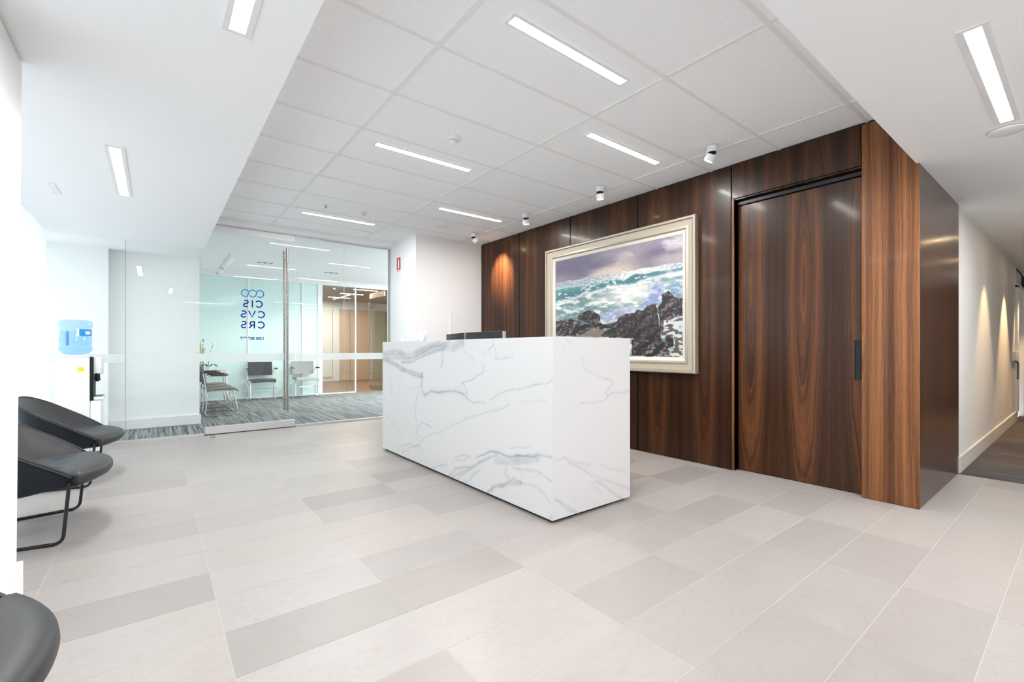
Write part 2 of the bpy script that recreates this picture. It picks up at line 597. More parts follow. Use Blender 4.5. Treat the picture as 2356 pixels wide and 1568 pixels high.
struct('floor_carpet', boxes((-1.3, 5.1, 7.03, 11.57, -0.12, 0.004)), 'carpet', 'grey streaked carpet of the waiting room behind the glass', 'carpet')
struct('floor_hall', boxes((5.588, 14.0, -0.95, 0.76, -0.12, 0.003)), 'carpet_hall', 'dark striped carpet in the side corridor', 'carpet')
struct('floor_office', boxes((2.9, 8.0, 11.57, 16.8, -0.12, 0.002)), 'timber_floor', 'brown timber floor beyond the far glass', 'floor')

# ------------------------------------------------------------------ ceilings
ceiling = struct('ceiling', boxes((GLX - .02, 4.6, 0.70, 7.02, ZC + 0.025, ZC + 0.2)), 'soffit', 'white lay-in acoustic tile ceiling over the reception desk', 'ceiling')
CX, CY = [GLX, 1.231, 2.484, 3.738, 4.31], [0.754] + [1.036 + 0.5965 * k for k in range(10)] + [6.84]
for i in range(4):
    for j in range(len(CY) - 1):
        x0, x1, y0, y1 = CX[i] + .004, CX[i + 1] - .004, CY[j] + .004, CY[j + 1] - .004
        if i == 3:
            x1 = XW + 0.02
        obj('ceiling_tile', rbox(x0, x1, y0, y1, ZC + 0.004, ZC + 0.022, 0.003, 1), 'acoustic', ceiling, 0)
for x in CX[1:4]:
    obj('grid_bar', boxes((x - .012, x + .012, 0.754, 6.84, ZC - 0.002, ZC + 0.006)), 'grid', ceiling, 0)
for j in range(1, len(CY) - 1):
    for i in range(4):
        x0, x1 = CX[i] + (.0121 if i else 0), (CX[i + 1] - .0121 if i < 3 else XW + 0.02)
        obj('grid_bar', boxes((x0, x1, CY[j] - .012, CY[j] + .012, ZC - 0.0015, ZC + 0.006)), 'grid', ceiling, 0)
struct('ceiling_lowered', boxes((-1.3, GLX, -2.4, 6.99, ZS, 2.98), (GLX, 14.0, -2.4, 0.754, ZS, 2.98)), 'soffit', 'smooth lowered plaster ceiling around two sides of the lobby', 'ceiling')
struct('ceiling_waiting', boxes((GLX, 5.1, 7.12, 11.6, 2.785, 2.98), (-1.3, GLX, 7.03, 8.3, 2.425, 2.98)), 'white', 'smooth white ceiling of the waiting room', 'ceiling')
struct('ceiling_office', boxes((2.9, 8.0, 11.6, 16.8, 2.78, 2.98)), 'brownceil', 'taupe ceiling of the office beyond the far glass', 'ceiling')

# ------------------------------------------------------------------ walls
pier_bm = bmesh.new()
loft(pier_bm, [[(-0.47, 2.40, 0), (-0.47, 2.838, 0), (-1.25, 2.838, 0), (-1.25, 2.40, 0)], [(-0.47, 2.40, ZS - .012), (-0.47, 2.950, ZS - .012), (-1.25, 2.950, ZS - .012), (-1.25, 2.40, ZS - .012)]])
pier = struct('wall_pier', pier_bm, 'white', 'white pier between two window bays at the left', 'wall')
obj('shadow_gap', boxes((-1.2, -0.482, 2.42, 2.935, ZS - .012, ZS)), plain('grey_shadow_gap', (0.30, 0.31, 0.30), .7), pier, 0)
struct('baseboard_pier', rbox(-1.2, -0.452, 2.385, 2.862, 0, 0.185, .003, 1), 'white', 'white skirting at the foot of the pier', 'skirting')
struct('wall_back', boxes((-1.3, 5.9, -2.5, -2.4, 0, 2.98), (5.6, 5.7, -2.4, -0.95, 0, 2.98), (5.7, 14, -1.05, -0.95, 0, 2.6)), 'white', 'white wall behind the camera', 'wall')
struct('wall_hall', boxes((5.60, 10.55, 0.745, 0.95, 0, 2.38)), 'wallgrey', 'warm white corridor wall washed by downlights', 'wall')
struct('baseboard_hall', rbox(5.602, 10.55, 0.728, 0.745, 0.003, 0.145, .002, 1), 'skirt', 'pale skirting along the corridor wall', 'skirting')
struct('wall_hall_end', boxes((12.6, 12.8, -1.0, 2.6, 0, 2.6), (10.55, 12.6, 1.7, 1.8, 0, 2.6), (10.5, 10.6, .95, 1.8, 0, 2.6), (10.55, 14, .76, 1.8, 2.38, 2.5)), 'darkwall', 'dark brown wall at the end of the corridor', 'wall')
d4 = thing('door_4', 'white corridor door frame with a lever lock at the far right', 'door', (10.5, 0.74, 0), kind='structure')
wpart('jamb', rbox(10.40, 10.56, 0.715, 0.76, 0.145, 2.09, .004, 1), 'trimw', d4)
wpart('jamb', rbox(11.15, 11.45, 0.70, 0.80, 0.003, 2.05, .004, 1), 'trimw', d4)
wpart('frame_head', rbox(10.40, 11.45, 0.715, 0.76, 2.05, 2.12, .004, 1), 'trimw', d4)
wpart('transom_panel', rbox(10.56, 11.6, 0.76, 0.79, 2.14, 2.36, .004, 1), 'bluewhite', d4)
wpart('lock_body', rbox(9.95, 10.22, 0.715, 0.745, 0.93, 1.07, .004, 1), 'trimw', d4)
wpart('lock_body', rbox(10.27, 10.42, 0.705, 0.735, 0.93, 1.07, .004, 1), 'trimw', d4)
lv = bmesh.new()
tube(lv, round_path([(10.05, 0.72, 0.93), (10.05, 0.69, 0.90), (10.02, 0.69, 0.66)], .02), .012)
wpart('lever', lv, 'gasket', d4)

struct('wall_column', boxes((2.983, 4.30, 6.083, 7.10, 0, 2.80)), 'white', 'white box column between the glass partition and the timber wall', 'wall')
tag(obj('cable_cover', rbox(3.553, 3.575, 6.073, 6.083, 0.75, 1.72, .002, 1), 'trimw'), 'thin white vertical cable cover on the white column above the monitors', 'cable cover')
struct('wall_waiting', boxes((-1.3, 0.51, 8.14, 11.6, 0, 2.8), (7.9, 8.0, 11.6, 16.8, 0, 2.98), (2.9, 3.0, 11.62, 16.8, 0, 2.98), (5.0, 8.0, 11.56, 11.62, 0, 2.98)), 'white', 'white wall block in the waiting room behind the glass', 'wall')
struct('wall_waiting_recess', boxes((-1.3, -0.49, 7.95, 8.14, 0, 2.43)), 'white', 'bright white wall return behind the water cooler', 'wall')
struct('baseboard_waiting', rbox(-0.488, 0.528, 8.122, 8.14, 0.004, 0.14, .002, 1), 'trimw', 'white skirting below the wall behind the glass', 'skirting')

# ------------------------------------------------------------------ timber wall
tw = struct('wall_timber', boxes((4.142, 4.32, 2.032, 6.083, 0, 2.80), (4.24, 4.32, 1.06, 2.032, 0, 2.80), (4.30, 5.59, 0.76, 1.06, 0, 2.8), (4.14, 4.30, 1.06, 2.032, 2.47, 2.80), (4.142, 4.24, 2.012, 2.032, 0, 2.47)), 'black',
            'dark veneered timber wall behind the reception desk', 'wall')
JY = [6.080, 5.102, 4.080, 3.058, 2.033]
for a, b in zip(JY, JY[1:]):
    obj('veneer_panel', rbox(XW, 4.142, b + .005, a - .005, 0.004, 2.762, .0015, 1), 'wood', tw, 0)
obj('veneer_panel', rbox(XW, 4.142, 1.068, 2.028, 2.465, 2.764, .0015, 1), 'wood_header', tw, 0)
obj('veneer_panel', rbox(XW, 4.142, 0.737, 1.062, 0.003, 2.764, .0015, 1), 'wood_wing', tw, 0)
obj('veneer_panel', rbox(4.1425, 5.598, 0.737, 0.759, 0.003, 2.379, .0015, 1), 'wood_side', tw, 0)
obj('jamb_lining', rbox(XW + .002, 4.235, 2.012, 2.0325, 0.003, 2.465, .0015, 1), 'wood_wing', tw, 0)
obj('jamb_lining', rbox(4.1425, 4.235, 1.055, 1.062, 0.003, 2.465, .0015, 1), 'wood_door', tw, 0)
d1 = thing('door_1', 'dark cathedral-grained timber sliding door in its recess', 'door', (4.24, 1.55, 0), kind='structure')
wpart('door_leaf', rbox(4.206, 4.238, 1.066, 2.009, 0.006, 2.405, .0015, 1), 'wood_door', d1, 0)
wpart('door_track', boxes((4.188, 4.2055, 1.064, 2.010, 2.412, 2.440)), 'darkbronze', d1, 0)
wpart('track_lip', boxes((4.184, 4.1875, 1.064, 2.010, 2.418, 2.428)), 'darkbronze', d1, 0)
obj('header_lining', rbox(4.1425, 4.183, 1.064, 2.0115, 2.452, 2.464, .001, 1), 'wood_header', tw, 0)
fp = wpart('flush_pull', boxes((4.199, 4.206, 1.086, 1.094, .868, 1.173), (4.199, 4.206, 1.120, 1.128, .868, 1.173), (4.199, 4.206, 1.094, 1.120, .868, .876), (4.199, 4.206, 1.094, 1.120, 1.165, 1.173), (4.204, 4.206, 1.094, 1.120, .876, 1.165)), 'darkbronze', d1, 0, 'black recessed flush pull')

# ------------------------------------------------------------------ glass partition and door
struct('trim_glass_head', boxes((GLX + .001, 2.983, 6.84, 7.12, 2.715, 2.98), (-1.0, GLX, 6.99, 7.03, 2.385, 2.5)), 'white', 'white bulkhead above the glass partition', 'bulkhead')
gw = thing('wall_glass', 'frameless clear glass partition to the waiting room', 'glass partition', (1.0, YG, 0), kind='structure')
for a, b, top in ((-0.99, -0.2815, 2.388), (-0.2785, 0.488, 2.388), (1.572, 2.2485, 2.70), (2.2515, 2.962, 2.70)):
    pn = wpart('glass_pane', boxes((a, b, YG, YG + .012, .026, top)), 'glass', gw, 0)
    obj('frosted_band', boxes((a, b, YG - .0012, YG - .0004, .945, 1.045)), 'frost', pn, 0)
for x in (-0.28, 2.25):
    top = 2.388 if x < 0 else 2.70
    wpart('silicone_joint', boxes((x - .0016, x + .0016, YG + .001, YG + .011, .026, top)), 'gasket' if x < 0 else 'alu', gw, 0)
wpart('frame_bar', boxes((-0.99, 0.488, 6.988, 7.03, 0, .026)), 'alu', gw, 0)
wpart('frame_bar', boxes((1.567, 2.983, 6.988, 7.03, 0, .026)), 'alu', gw, 0)
wpart('frame_bar', boxes((1.567, 2.983, 6.99, 7.03, 2.70, 2.722)), 'alu', gw, 0)
wpart('frame_bar', boxes((2.964, 2.983, 6.99, 7.03, .026, 2.70)), 'alu', gw, 0)
wpart('gasket', boxes((2.9595, 2.964, 6.994, 7.02, .026, 2.70)), 'gasket', gw, 0)
wpart('gasket', boxes((-0.99, 0.488, 6.992, 7.02, 2.386, 2.392)), 'gasket', gw, 0)

d2 = thing('door_2', 'clear glass pivot door with tall pull handle and mirrored blue lettering', 'door', (1.03, YG, 0), kind='structure')
pn = wpart('glass_leaf', boxes((0.500, 1.556, YG, YG + .012, .10, 2.63)), 'glass', d2, 0)
obj('frosted_band', boxes((0.500, 1.42, YG - .0012, YG - .0004, .945, 1.045), ), 'frost', pn, 0)
obj('frosted_band', boxes((1.46, 1.556, YG - .0012, YG - .0004, .945, 1.045), ), 'frost', pn, 0)
wpart('bottom_rail', rbox(0.497, 1.558, 6.985, 7.03, .010, .105, .002, 1), 'alu', d2)
wpart('top_rail', rbox(0.497, 1.558, 6.985, 7.03, 2.622, 2.708, .002, 1), 'whitep', d2)
for y, s in ((6.915, -1), (7.100, 1)):
    hb = bmesh.new()
    tube(hb, [(1.441, y, .235), (1.441, y, 2.503)], .0165, 14)
    pull = wpart('pull_handle', hb, 'steel', d2)
    for z in (.40, 2.36):
        sb = bmesh.new()
        tube(sb, [(1.441, y, z), (1.441, YG + (0 if s < 0 else .012), z)], .008, 10)
        obj('standoff', sb, 'steel', pull)


def ribbon(bm, pts, w, y):
    """flat stroke of width w with round ends in the x-z plane"""
    pts = [Vector((p[0], 0, p[1])) for p in pts]
    L, Rr = [], []
    for i, p in enumerate(pts):
        d = (pts[min(i + 1, len(pts) - 1)] - pts[max(i - 1, 0)]).normalized()
        nrm = Vector((-d.z, 0, d.x)) * w / 2
        L.append(p + nrm)
        Rr.append(p - nrm)
    d0, d1_ = (pts[0] - pts[1]).normalized(), (pts[-1] - pts[-2]).normalized()
    cap0 = [pts[0] + (d0 * math.sin(a) + Vector((-d0.z, 0, d0.x)) * -math.cos(a) * -1) * 0 for a in ()]
    va = [bm.verts.new((p.x, y, p.z)) for p in L]
    vb = [bm.verts.new((p.x, y, p.z)) for p in Rr]
    for i in range(len(pts) - 1):
        bm.faces.new((va[i], va[i + 1], vb[i + 1], vb[i]))
    for p, d, a, b in ((pts[0], d0, va[0], vb[0]), (pts[-1], d1_, va[-1], vb[-1])):
        side = (a.co - p)
        fan = [a]
        for k in range(1, 6):
            t = math.pi * k / 6
            q = p + side.xyz * math.cos(t) + d * (w / 2) * math.sin(t)
            fan.append(bm.verts.new((q.x, y, q.z)))
        fan.append(b)
        bm.faces.new(fan)


def arc(cx, cz, r, a0, a1, n=22, rz=None):
    rz = rz or r
    return [(cx + r * math.cos(R(a0 + (a1 - a0) * k / n)), cz + rz * math.sin(R(a0 + (a1 - a0) * k / n))) for k in range(n + 1)]


# strokes of the letters in their own right-reading frame, cap height 1
LET = {'C': ([arc(.5, .5, .46, 48, 312, 26, .46)], 1.0), 'I': ([[(.1, .03), (.1, .97)]], .32), 'V': ([[(.04, .97), (.44, .04), (.84, .97)]], .92),
       'S': ([arc(.36, .725, .27, 50, 250, 14, .235) [:-1] + arc(.38, .265, .29, 80, -140, 16, .235)], .80),
       'R': ([[(.1, .03), (.1, .97)], [(.1, .95), (.42, .95)] + arc(.42, .70, .25, 80, -80, 10, .25) + [(.42, .45), (.12, .45)], [(.42, .44), (.74, .04)]], .86)}


def word(txt, cx, z0, h, gap, y):
    bm = bmesh.new()
    total = sum(LET[c][1] for c in txt) * h + gap * (len(txt) - 1)
    x = cx + total / 2                      # right-reading from the waiting room, so it runs towards -x
    for c in txt:
        for st in LET[c][0]:
            ribbon(bm, [(x - p[0] * h, z0 + p[1] * h) for p in st], .175 * h, y)
        x -= LET[c][1] * h + gap
    return bm


YL = YG - .0006
for txt, z0 in (('CIS', 1.668), ('CVS', 1.527), ('CRS', 1.385)):
    wpart('lettering', word(txt, 1.031, z0, .090, .022, YL), 'blue_print', d2, 0)
lg = bmesh.new()
r_ = .046
c1, c2, c3, zc_ = 1.118, 1.032, .946, 1.852
s1 = [(x, z) for x, z in arc(c3, zc_, r_, 40, 300, 26)] + [(x, z) for x, z in arc(c2, zc_, r_, 150, 40, 14)]
s2 = [(x, z) for x, z in arc(c2, zc_, r_, 215, 320, 14)] + [(x, z) for x, z in arc(c1, zc_, r_, 140, -125, 26)]
ribbon(lg, s1, .0125, YL)
ribbon(lg, s2, .0125, YL)
wpart('logo', lg, 'logo', d2, 0, 'turquoise-blue logo of three linked rings')
fc = bpy.data.curves.new('number', 'FONT')
fc.body = '1300 887 997'
fc.size = .052
fc.align_x = 'CENTER'
fc.offset = .0016
tmp = bpy.data.objects.new('number', fc)
COL.objects.link(tmp)
num_me = bpy.data.meshes.new_from_object(tmp.evaluated_get(bpy.context.evaluated_depsgraph_get()))
bpy.data.objects.remove(tmp)
num_me.transform(Matrix.Translation((1.030, YL, 1.230)) @ Matrix.Rotation(math.pi, 4, 'Z') @ Matrix.Rotation(math.pi / 2, 4, 'X'))
num_me.materials.clear()
num_me.materials.append(W['number_print'])
wpart('telephone_number', num_me, None, d2, 0)
ds = thing('door_stop', 'small steel half-dome door stop on the floor by the glass door', 'door stop', (0.558, 6.77, 0))
sb = bmesh.new()
lathe(sb, [(.024, 0), (.024, .012), (.021, .022), (.012, .030), (.002, .032)], 16)
obj('dome', sb, 'steel', ds)
obj('rubber_pad', rbox(.006, .022, -.014, .014, .010, .026, .003, 1), plain('brown_rubber', (.12, .06, .04), .7), ds)

# ------------------------------------------------------------------ window bays with sheer curtains at the left
for n, (ya, yb) in enumerate(((2.96, 6.985), (-2.38, 2.39))):
    wn = thing('window_%d' % (n + 1), ('full-height window bay between pier and glass partition', 'full-height window bay on the camera side of the pier')[n], 'window', (-1.22, (ya + yb) / 2, 0), kind='structure')
    k = 4
    for i in range(k + 1):
        y = ya + (yb - ya) * i / k
        wpart('mullion', boxes((-1.25, -1.20, max(ya, y - .025), min(yb, y + .025), 0, ZS)), 'trimw', wn, 0)
    wpart('window_sill', boxes((-1.25, -1.20, ya, yb, 0, .06)), 'trimw', wn, 0)
    wpart('window_head', boxes((-1.25, -1.20, ya, yb, ZS - .05, ZS)), 'trimw', wn, 0)
    for i in range(k):
        y0, y1 = ya + (yb - ya) * i / k + .026, ya + (yb - ya) * (i + 1) / k - .026
        wpart('window_pane', boxes((-1.232, -1.224, y0, y1, .061, ZS - .051)), 'glass_far', wn, 0)
    cb = bmesh.new()
    ny = int((yb - ya) / .012)
    cols = []
    for i in range(ny + 1):
        y = ya + .02 + (yb - ya - .05) * i / ny
        x = -.948 + .022 * math.sin(y * 2 * math.pi / .125) + .006 * math.sin(y * 7.3)
        lean = .035 * (y - ya) / (yb - ya)
        cols.append([cb.verts.new((x + lean * (1 - t) * (.5 + .5 * math.sin(y * 3)) , y, .012 + t * (ZS - .014))) for t in (0, .35, .7, 1)])
    for a, b in zip(cols, cols[1:]):
        for q in range(3):
            cb.faces.new((a[q], b[q], b[q + 1], a[q + 1]))
    tag(obj('sheer_curtain', cb, 'sheer', None, 60), ('bright sheer white curtain hanging behind the two lounge chairs', 'sheer white curtain of the bay on the camera side of the pier')[n], 'curtain')
w4 = thing('window_4', 'narrow bright window beyond the glass beside the curtain', 'window', (-1.27, 7.5, 0), kind='structure')
wpart('window_pane', boxes((-1.28, -1.27, 7.06, 7.93, .061, 2.37)), 'glass_far', w4, 0)
wpart('window_frame', boxes((-1.3, -1.25, 7.03, 7.95, 0, .06), (-1.3, -1.25, 7.03, 7.95, 2.371, 2.43), (-1.3, -1.25, 7.03, 7.06, .06, 2.371), (-1.3, -1.25, 7.93, 7.95, .06, 2.371)), 'trimw', w4, 0)
struct('wall_left', boxes((-1.3, -1.25, 6.985, 7.03, 0, 2.5), (-1.3, -1.25, 7.95, 8.14, 0, 2.5), (-1.3, -1.25, 2.38, 2.97, 0, 2.5)), 'white', 'white wall ends beside the window bays', 'wall')

# ------------------------------------------------------------------ waiting room far side
YT = 11.57
tw2 = thing('wall_turquoise', 'far waiting room wall of pale turquoise glass panels', 'wall', (1.9, YT, 0), kind='structure')
for a, b in ((0.51, 1.605), (1.647, 2.722), (2.756, 3.085)):
    wpart('glass_panel', boxes((a, b, YT, YT + .02, .03, 2.665)), 'teal', tw2, 0)
wpart('backing', boxes((0.51, 3.19, YT + .021, YT + .08, 0, 2.79)), 'white', tw2, 0)
for a, b in ((1.6055, 1.6465), (2.7225, 2.7555), (3.0855, 3.192)):
    wpart('mullion', boxes((a, b, YT - .022, YT + .02, .03, 2.665)), 'white', tw2, 0)
wpart('bottom_rail', boxes((0.51, 3.192, YT - .022, YT + .02, .004, .0295)), 'white', tw2, 0)
wpart('fascia', boxes((0.51, 4.99, YT - .05, YT + .05, 2.6655, 2.79)), 'white', tw2, 0)

og = thing('wall_office_glass', 'clear glass screen to the office at the far right of the waiting room', 'glass partition', (4.2, YT + .05, 0), kind='structure')
wpart('glass_pane', boxes((3.194, 3.985, YT + .02, YT + .032, .03, 2.663)), 'glass_far', og, 0)
wpart('glass_pane', boxes((4.932, 4.998, YT + .02, YT + .032, .03, 2.663)), 'glass_far', og, 0)
wpart('frame_bar', boxes((3.194, 3.98, YT - .02, YT + .04, .004, .0295)), 'trimw', og, 0)
wpart('frame_bar', boxes((3.985, 4.015, YT - .01, YT + .04, .004, 2.665)), 'trimw', og, 0)
wpart('frame_bar', boxes((4.86, 4.93, YT - .02, YT + .05, .004, 2.665)), 'trimw', og, 0)
d3 = thing('door_3', 'open glass office door with a pair of steel pull bars', 'door', (4.80, YT + .06, 0), kind='structure')
d3.rotation_euler = (0, 0, R(92))
obj('glass_leaf', boxes((0, .95, -.006, .006, .11, 2.62)), 'glass_far', d3, 0)
obj('bottom_rail', boxes((0, .95, -.02, .02, .02, .11)), 'steel', d3, 0)
obj('top_rail', boxes((0, .95, -.02, .02, 2.52, 2.66)), 'maple', d3, 0)
for s in (-1, 1):
    hb = bmesh.new()
    tube(hb, [(.86, .075 * s, .28), (.86, .075 * s, 2.42)], .014, 10)
    for z in (.42, 2.27):
        tube(hb, [(.86, .075 * s, z), (.86, 0, z)], .008, 8)
    obj('pull_handle', hb, 'steel', d3)
owl = thing('wall_office', 'pale timber and white doors at the back of the office', 'wall', (5.4, 16.2, 0), kind='structure')
wpart('door_panel', rbox(4.20, 4.80, 16.20, 16.24, .15, 2.5, .004, 1), 'whitep', owl)
wpart('door_panel', rbox(4.82, 5.05, 16.20, 16.24, .004, 2.5, .004, 1), 'trimw', owl)
wpart('door_panel', rbox(5.07, 5.40, 16.20, 16.24, .004, 2.5, .004, 1), 'maple', owl)
wpart('door_panel', rbox(5.42, 6.25, 16.18, 16.24, .004, 2.5, .004, 1), 'maple', owl)
wpart('door_panel', rbox(6.27, 7.6, 16.20, 16.24, .004, 2.5, .004, 1), 'olive', owl)
wpart('wall_panel', boxes((3.0, 7.9, 16.245, 16.4, 0, 2.79)), 'whitep', owl, 0)
for i, y in enumerate((12.75, 13.9, 15.1)):
    t = thing('linear_light', ('slim warm strip lamp nearest in the office ceiling beyond the far glass', 'slim warm strip lamp in the middle of the office ceiling', 'slim warm strip lamp deepest in the office ceiling')[i], 'ceiling light', (4.7, y, 2.78), group='office strip lamps')
    obj('frame', boxes((-.36, .36, -.035, -.026, -.006, 0), (-.36, .36, .026, .035, -.006, 0), (-.36, -.345, -.026, .026, -.006, 0), (.345, .36, -.026, .026, -.006, 0)), 'trimw', t, 0)
    obj('diffuser', boxes((-.344, .344, -.0255, .0255, -.004, 0)), 'strip_far', t, 0)
# unseen window bay added at the right-hand end to brighten the waiting room
w3 = thing('window_3', 'added unseen window lighting the waiting room from its right-hand end', 'window', (5.05, 9.3, 0), kind='structure')
for a, b, c, d in ((7.03, 7.10, 0, 2.79), (11.46, 11.54, 0, 2.79), (7.10, 11.46, 0, .06), (7.10, 11.46, 2.70, 2.79), (8.53, 8.57, .06, 2.70), (9.98, 10.02, .06, 2.70)):
    wpart('window_frame', boxes((5.0, 5.1, a, b, c, d)), 'white', w3, 0)
for a, b in ((7.10, 8.53), (8.57, 9.98), (10.02, 11.46)):
    wpart('window_pane', boxes((5.045, 5.055, a, b, .06, 2.70)), 'glass_far', w3, 0)
struct('wall_waiting_right', boxes((4.30, 5.1, 6.95, 7.03, 0, 2.98)), 'white', 'wall of the waiting room behind the white column', 'wall')

# vein and picture outlines, in metres on the slabs and as fractions of the canvas
FRONT_VEINS = [
  ([(4.811,1.036),(4.565,1.06),(4.324,1.048),(4.101,1.029),(3.924,1.077),(3.73,1.116),(3.6,1.132),(3.428,1.121),(3.29,1.115),(3.159,1.154)], 0.0325, 0.50),
  ([(4.811,0.998),(4.494,1.007),(4.226,1.0),(4.011,1.03),(3.839,1.071),(3.704,1.122),(3.525,1.134),(3.428,1.157),(3.347,1.176)], 0.0032, 0.70),
  ([(4.307,0.971),(4.101,0.975),(3.924,1.016),(3.73,1.065),(3.575,1.091),(3.476,1.091)], 0.0120, 0.50),
  ([(4.811,0.993),(4.601,0.972),(4.425,0.939),(4.307,0.894),(4.132,0.877),(3.953,0.854),(3.867,0.838)], 0.0196, 0.55),
  ([(4.787,0.968),(4.494,0.926),(4.324,0.879),(4.163,0.865),(3.982,0.83),(3.881,0.824)], 0.0028, 0.50),
  ([(3.867,0.864),(3.881,0.772),(3.867,0.708),(3.817,0.68)], 0.0163, 0.45),
  ([(3.817,0.68),(3.704,0.72),(3.55,0.725),(3.381,0.744),(3.224,0.744),(3.138,0.728)], 0.0078, 0.65),
  ([(3.138,0.728),(3.096,0.703),(2.995,0.69),(2.843,0.69)], 0.0022, 0.60),
  ([(3.159,0.833),(3.138,0.795),(3.096,0.759),(3.092,0.709)], 0.0022, 0.60),
  ([(3.159,0.833),(3.055,0.85),(2.956,0.887),(2.871,0.923),(2.861,0.992)], 0.0015, 0.55),
  ([(4.324,0.97),(4.307,0.915),(4.226,0.883)], 0.0042, 0.50),
  ([(3.476,1.097),(3.476,1.025),(3.508,0.94)], 0.0096, 0.35),
  ([(3.513,1.061),(3.483,0.977),(3.51,0.94)], 0.0018, 0.40),
  ([(3.909,0.758),(3.982,0.621),(4.017,0.511),(4.011,0.445),(3.953,0.36),(3.982,0.303),(3.924,0.259)], 0.0026, 0.55),
  ([(4.826,0.41),(4.565,0.336),(4.357,0.263),(4.242,0.155)], 0.0018, 0.25),
  ([(4.442,0.022),(4.324,0.113),(4.195,0.156),(3.953,0.182),(3.867,0.255),(3.757,0.31),(3.525,0.381),(3.335,0.455),(3.117,0.54),(2.843,0.615),(2.534,0.703)], 0.0018, 0.40),
  ([(4.324,0.05),(4.132,0.132),(3.924,0.194)], 0.0028, 0.50),
  ([(3.924,0.194),(3.881,0.136)], 0.0020, 0.30),
  ([(3.895,0.42),(3.784,0.408),(3.677,0.391)], 0.0024, 0.50),
  ([(3.784,0.408),(3.677,0.453)], 0.0018, 0.30),
  ([(3.867,0.423),(3.982,0.316)], 0.0020, 0.40),
  ([(4.101,0.705),(3.909,0.744)], 0.0026, 0.40),
  ([(3.159,0.816),(3.29,0.762)], 0.0015, 0.30),
  ([(2.788,1.092),(2.731,1.126),(2.74,1.169)], 0.0020, 0.50),
  ([(2.788,1.092),(2.88,1.055)], 0.0013, 0.30),
  ([(2.717,1.108),(2.691,1.067),(2.7,1.027)], 0.0015, 0.40),
  ([(2.7,1.027),(2.599,1.033),(2.495,1.049)], 0.0025, 0.40),
  ([(3.159,1.097),(3.055,1.053),(2.976,1.006)], 0.0033, 0.25),
  ([(2.77,0.726),(2.666,0.775),(2.566,0.805),(2.41,0.823),(2.308,0.849),(2.239,0.876),(2.145,0.891),(2.101,0.906)], 0.0018, 0.45),
  ([(2.41,0.738),(2.308,0.752),(2.145,0.773)], 0.0023, 0.25),
  ([(3.664,0.037),(3.525,0.084),(3.405,0.114)], 0.0048, 0.40),
  ([(3.313,0.144),(3.268,0.193),(3.159,0.242),(3.035,0.259),(3.138,0.201),(3.246,0.175)], 0.0028, 0.45),
  ([(2.956,0.268),(2.843,0.305),(2.752,0.342),(2.666,0.347),(2.566,0.345),(2.426,0.371),(2.28,0.398),(2.211,0.42),(2.101,0.422)], 0.0045, 0.55),
  ([(2.918,0.278),(2.752,0.342),(2.615,0.341),(2.41,0.371),(2.28,0.393)], 0.0020, 0.60),
  ([(3.381,0.025),(3.246,0.112),(3.035,0.171),(2.918,0.233),(2.788,0.284),(2.666,0.332)], 0.0050, 0.50),
  ([(2.7,0.275),(2.502,0.323),(2.351,0.362),(2.239,0.397)], 0.0275, 0.35),
  ([(3.246,0.02),(3.076,0.125),(2.956,0.204),(2.788,0.284)], 0.0027, 0.55),
  ([(3.202,0.007),(3.055,0.052),(2.995,0.12),(2.918,0.169)], 0.0044, 0.40),
  ([(3.335,0.023),(3.159,0.096),(3.035,0.166)], 0.0084, 0.35),
  ([(2.566,0.252),(2.599,0.216),(2.55,0.187)], 0.0075, 0.25),
  ([(2.502,0.275),(2.381,0.29),(2.239,0.302),(2.101,0.27)], 0.0099, 0.25),
  ([(2.441,0.278),(2.381,0.243),(2.28,0.256),(2.211,0.289)], 0.0027, 0.25),
  ([(2.806,0.015),(2.717,0.088),(2.566,0.149),(2.41,0.19)], 0.0130, 0.45),
  ([(2.41,0.19),(2.28,0.206),(2.184,0.179),(2.101,0.13)], 0.0040, 0.35),
  ([(2.615,0.127),(2.487,0.201),(2.41,0.199)], 0.0070, 0.35),
  ([(2.534,0.41),(2.41,0.431),(2.308,0.457)], 0.0020, 0.30),
  ([(2.132,-0.01),(2.101,0.06)], 0.0056, 0.40),
  ([(4.601,0.773),(4.565,0.629)], 0.0225, 0.15),
  ([(4.357,0.842),(4.357,0.673)], 0.0035, 0.25),
]
SIDE_VEINS = [
  ([(2.234,1.043),(2.24,0.978),(2.308,0.939),(2.435,0.901)], 0.0015, 0.30),
  ([(2.449,0.896),(2.538,0.887),(2.553,0.862),(2.508,0.825),(2.471,0.789),(2.493,0.763),(2.538,0.785)], 0.0018, 0.45),
  ([(2.538,0.785),(2.629,0.789),(2.74,0.793)], 0.0045, 0.35),
  ([(2.493,0.758),(2.435,0.738),(2.214,0.74)], 0.0016, 0.35),
  ([(1.963,0.41),(2.073,0.407),(2.123,0.377),(2.227,0.343),(2.308,0.321)], 0.0045, 0.30),
  ([(2.111,0.37),(2.227,0.307),(2.364,0.237),(2.478,0.188),(2.598,0.138),(2.74,0.071)], 0.0041, 0.32),
  ([(2.42,0.304),(2.508,0.261),(2.661,0.216),(2.692,0.191)], 0.0030, 0.30),
  ([(2.364,0.209),(2.478,0.14),(2.568,0.074),(2.661,0.006)], 0.0100, 0.25),
  ([(1.963,0.166),(2.073,0.091),(2.175,0.033),(2.281,-0.018)], 0.0113, 0.28),
  ([(2.085,1.169),(2.123,1.143)], 0.0014, 0.30),
  ([(2.06,1.116),(2.067,1.071)], 0.0013, 0.20),
  ([(2.308,0.2),(2.42,0.113)], 0.0050, 0.20),
]
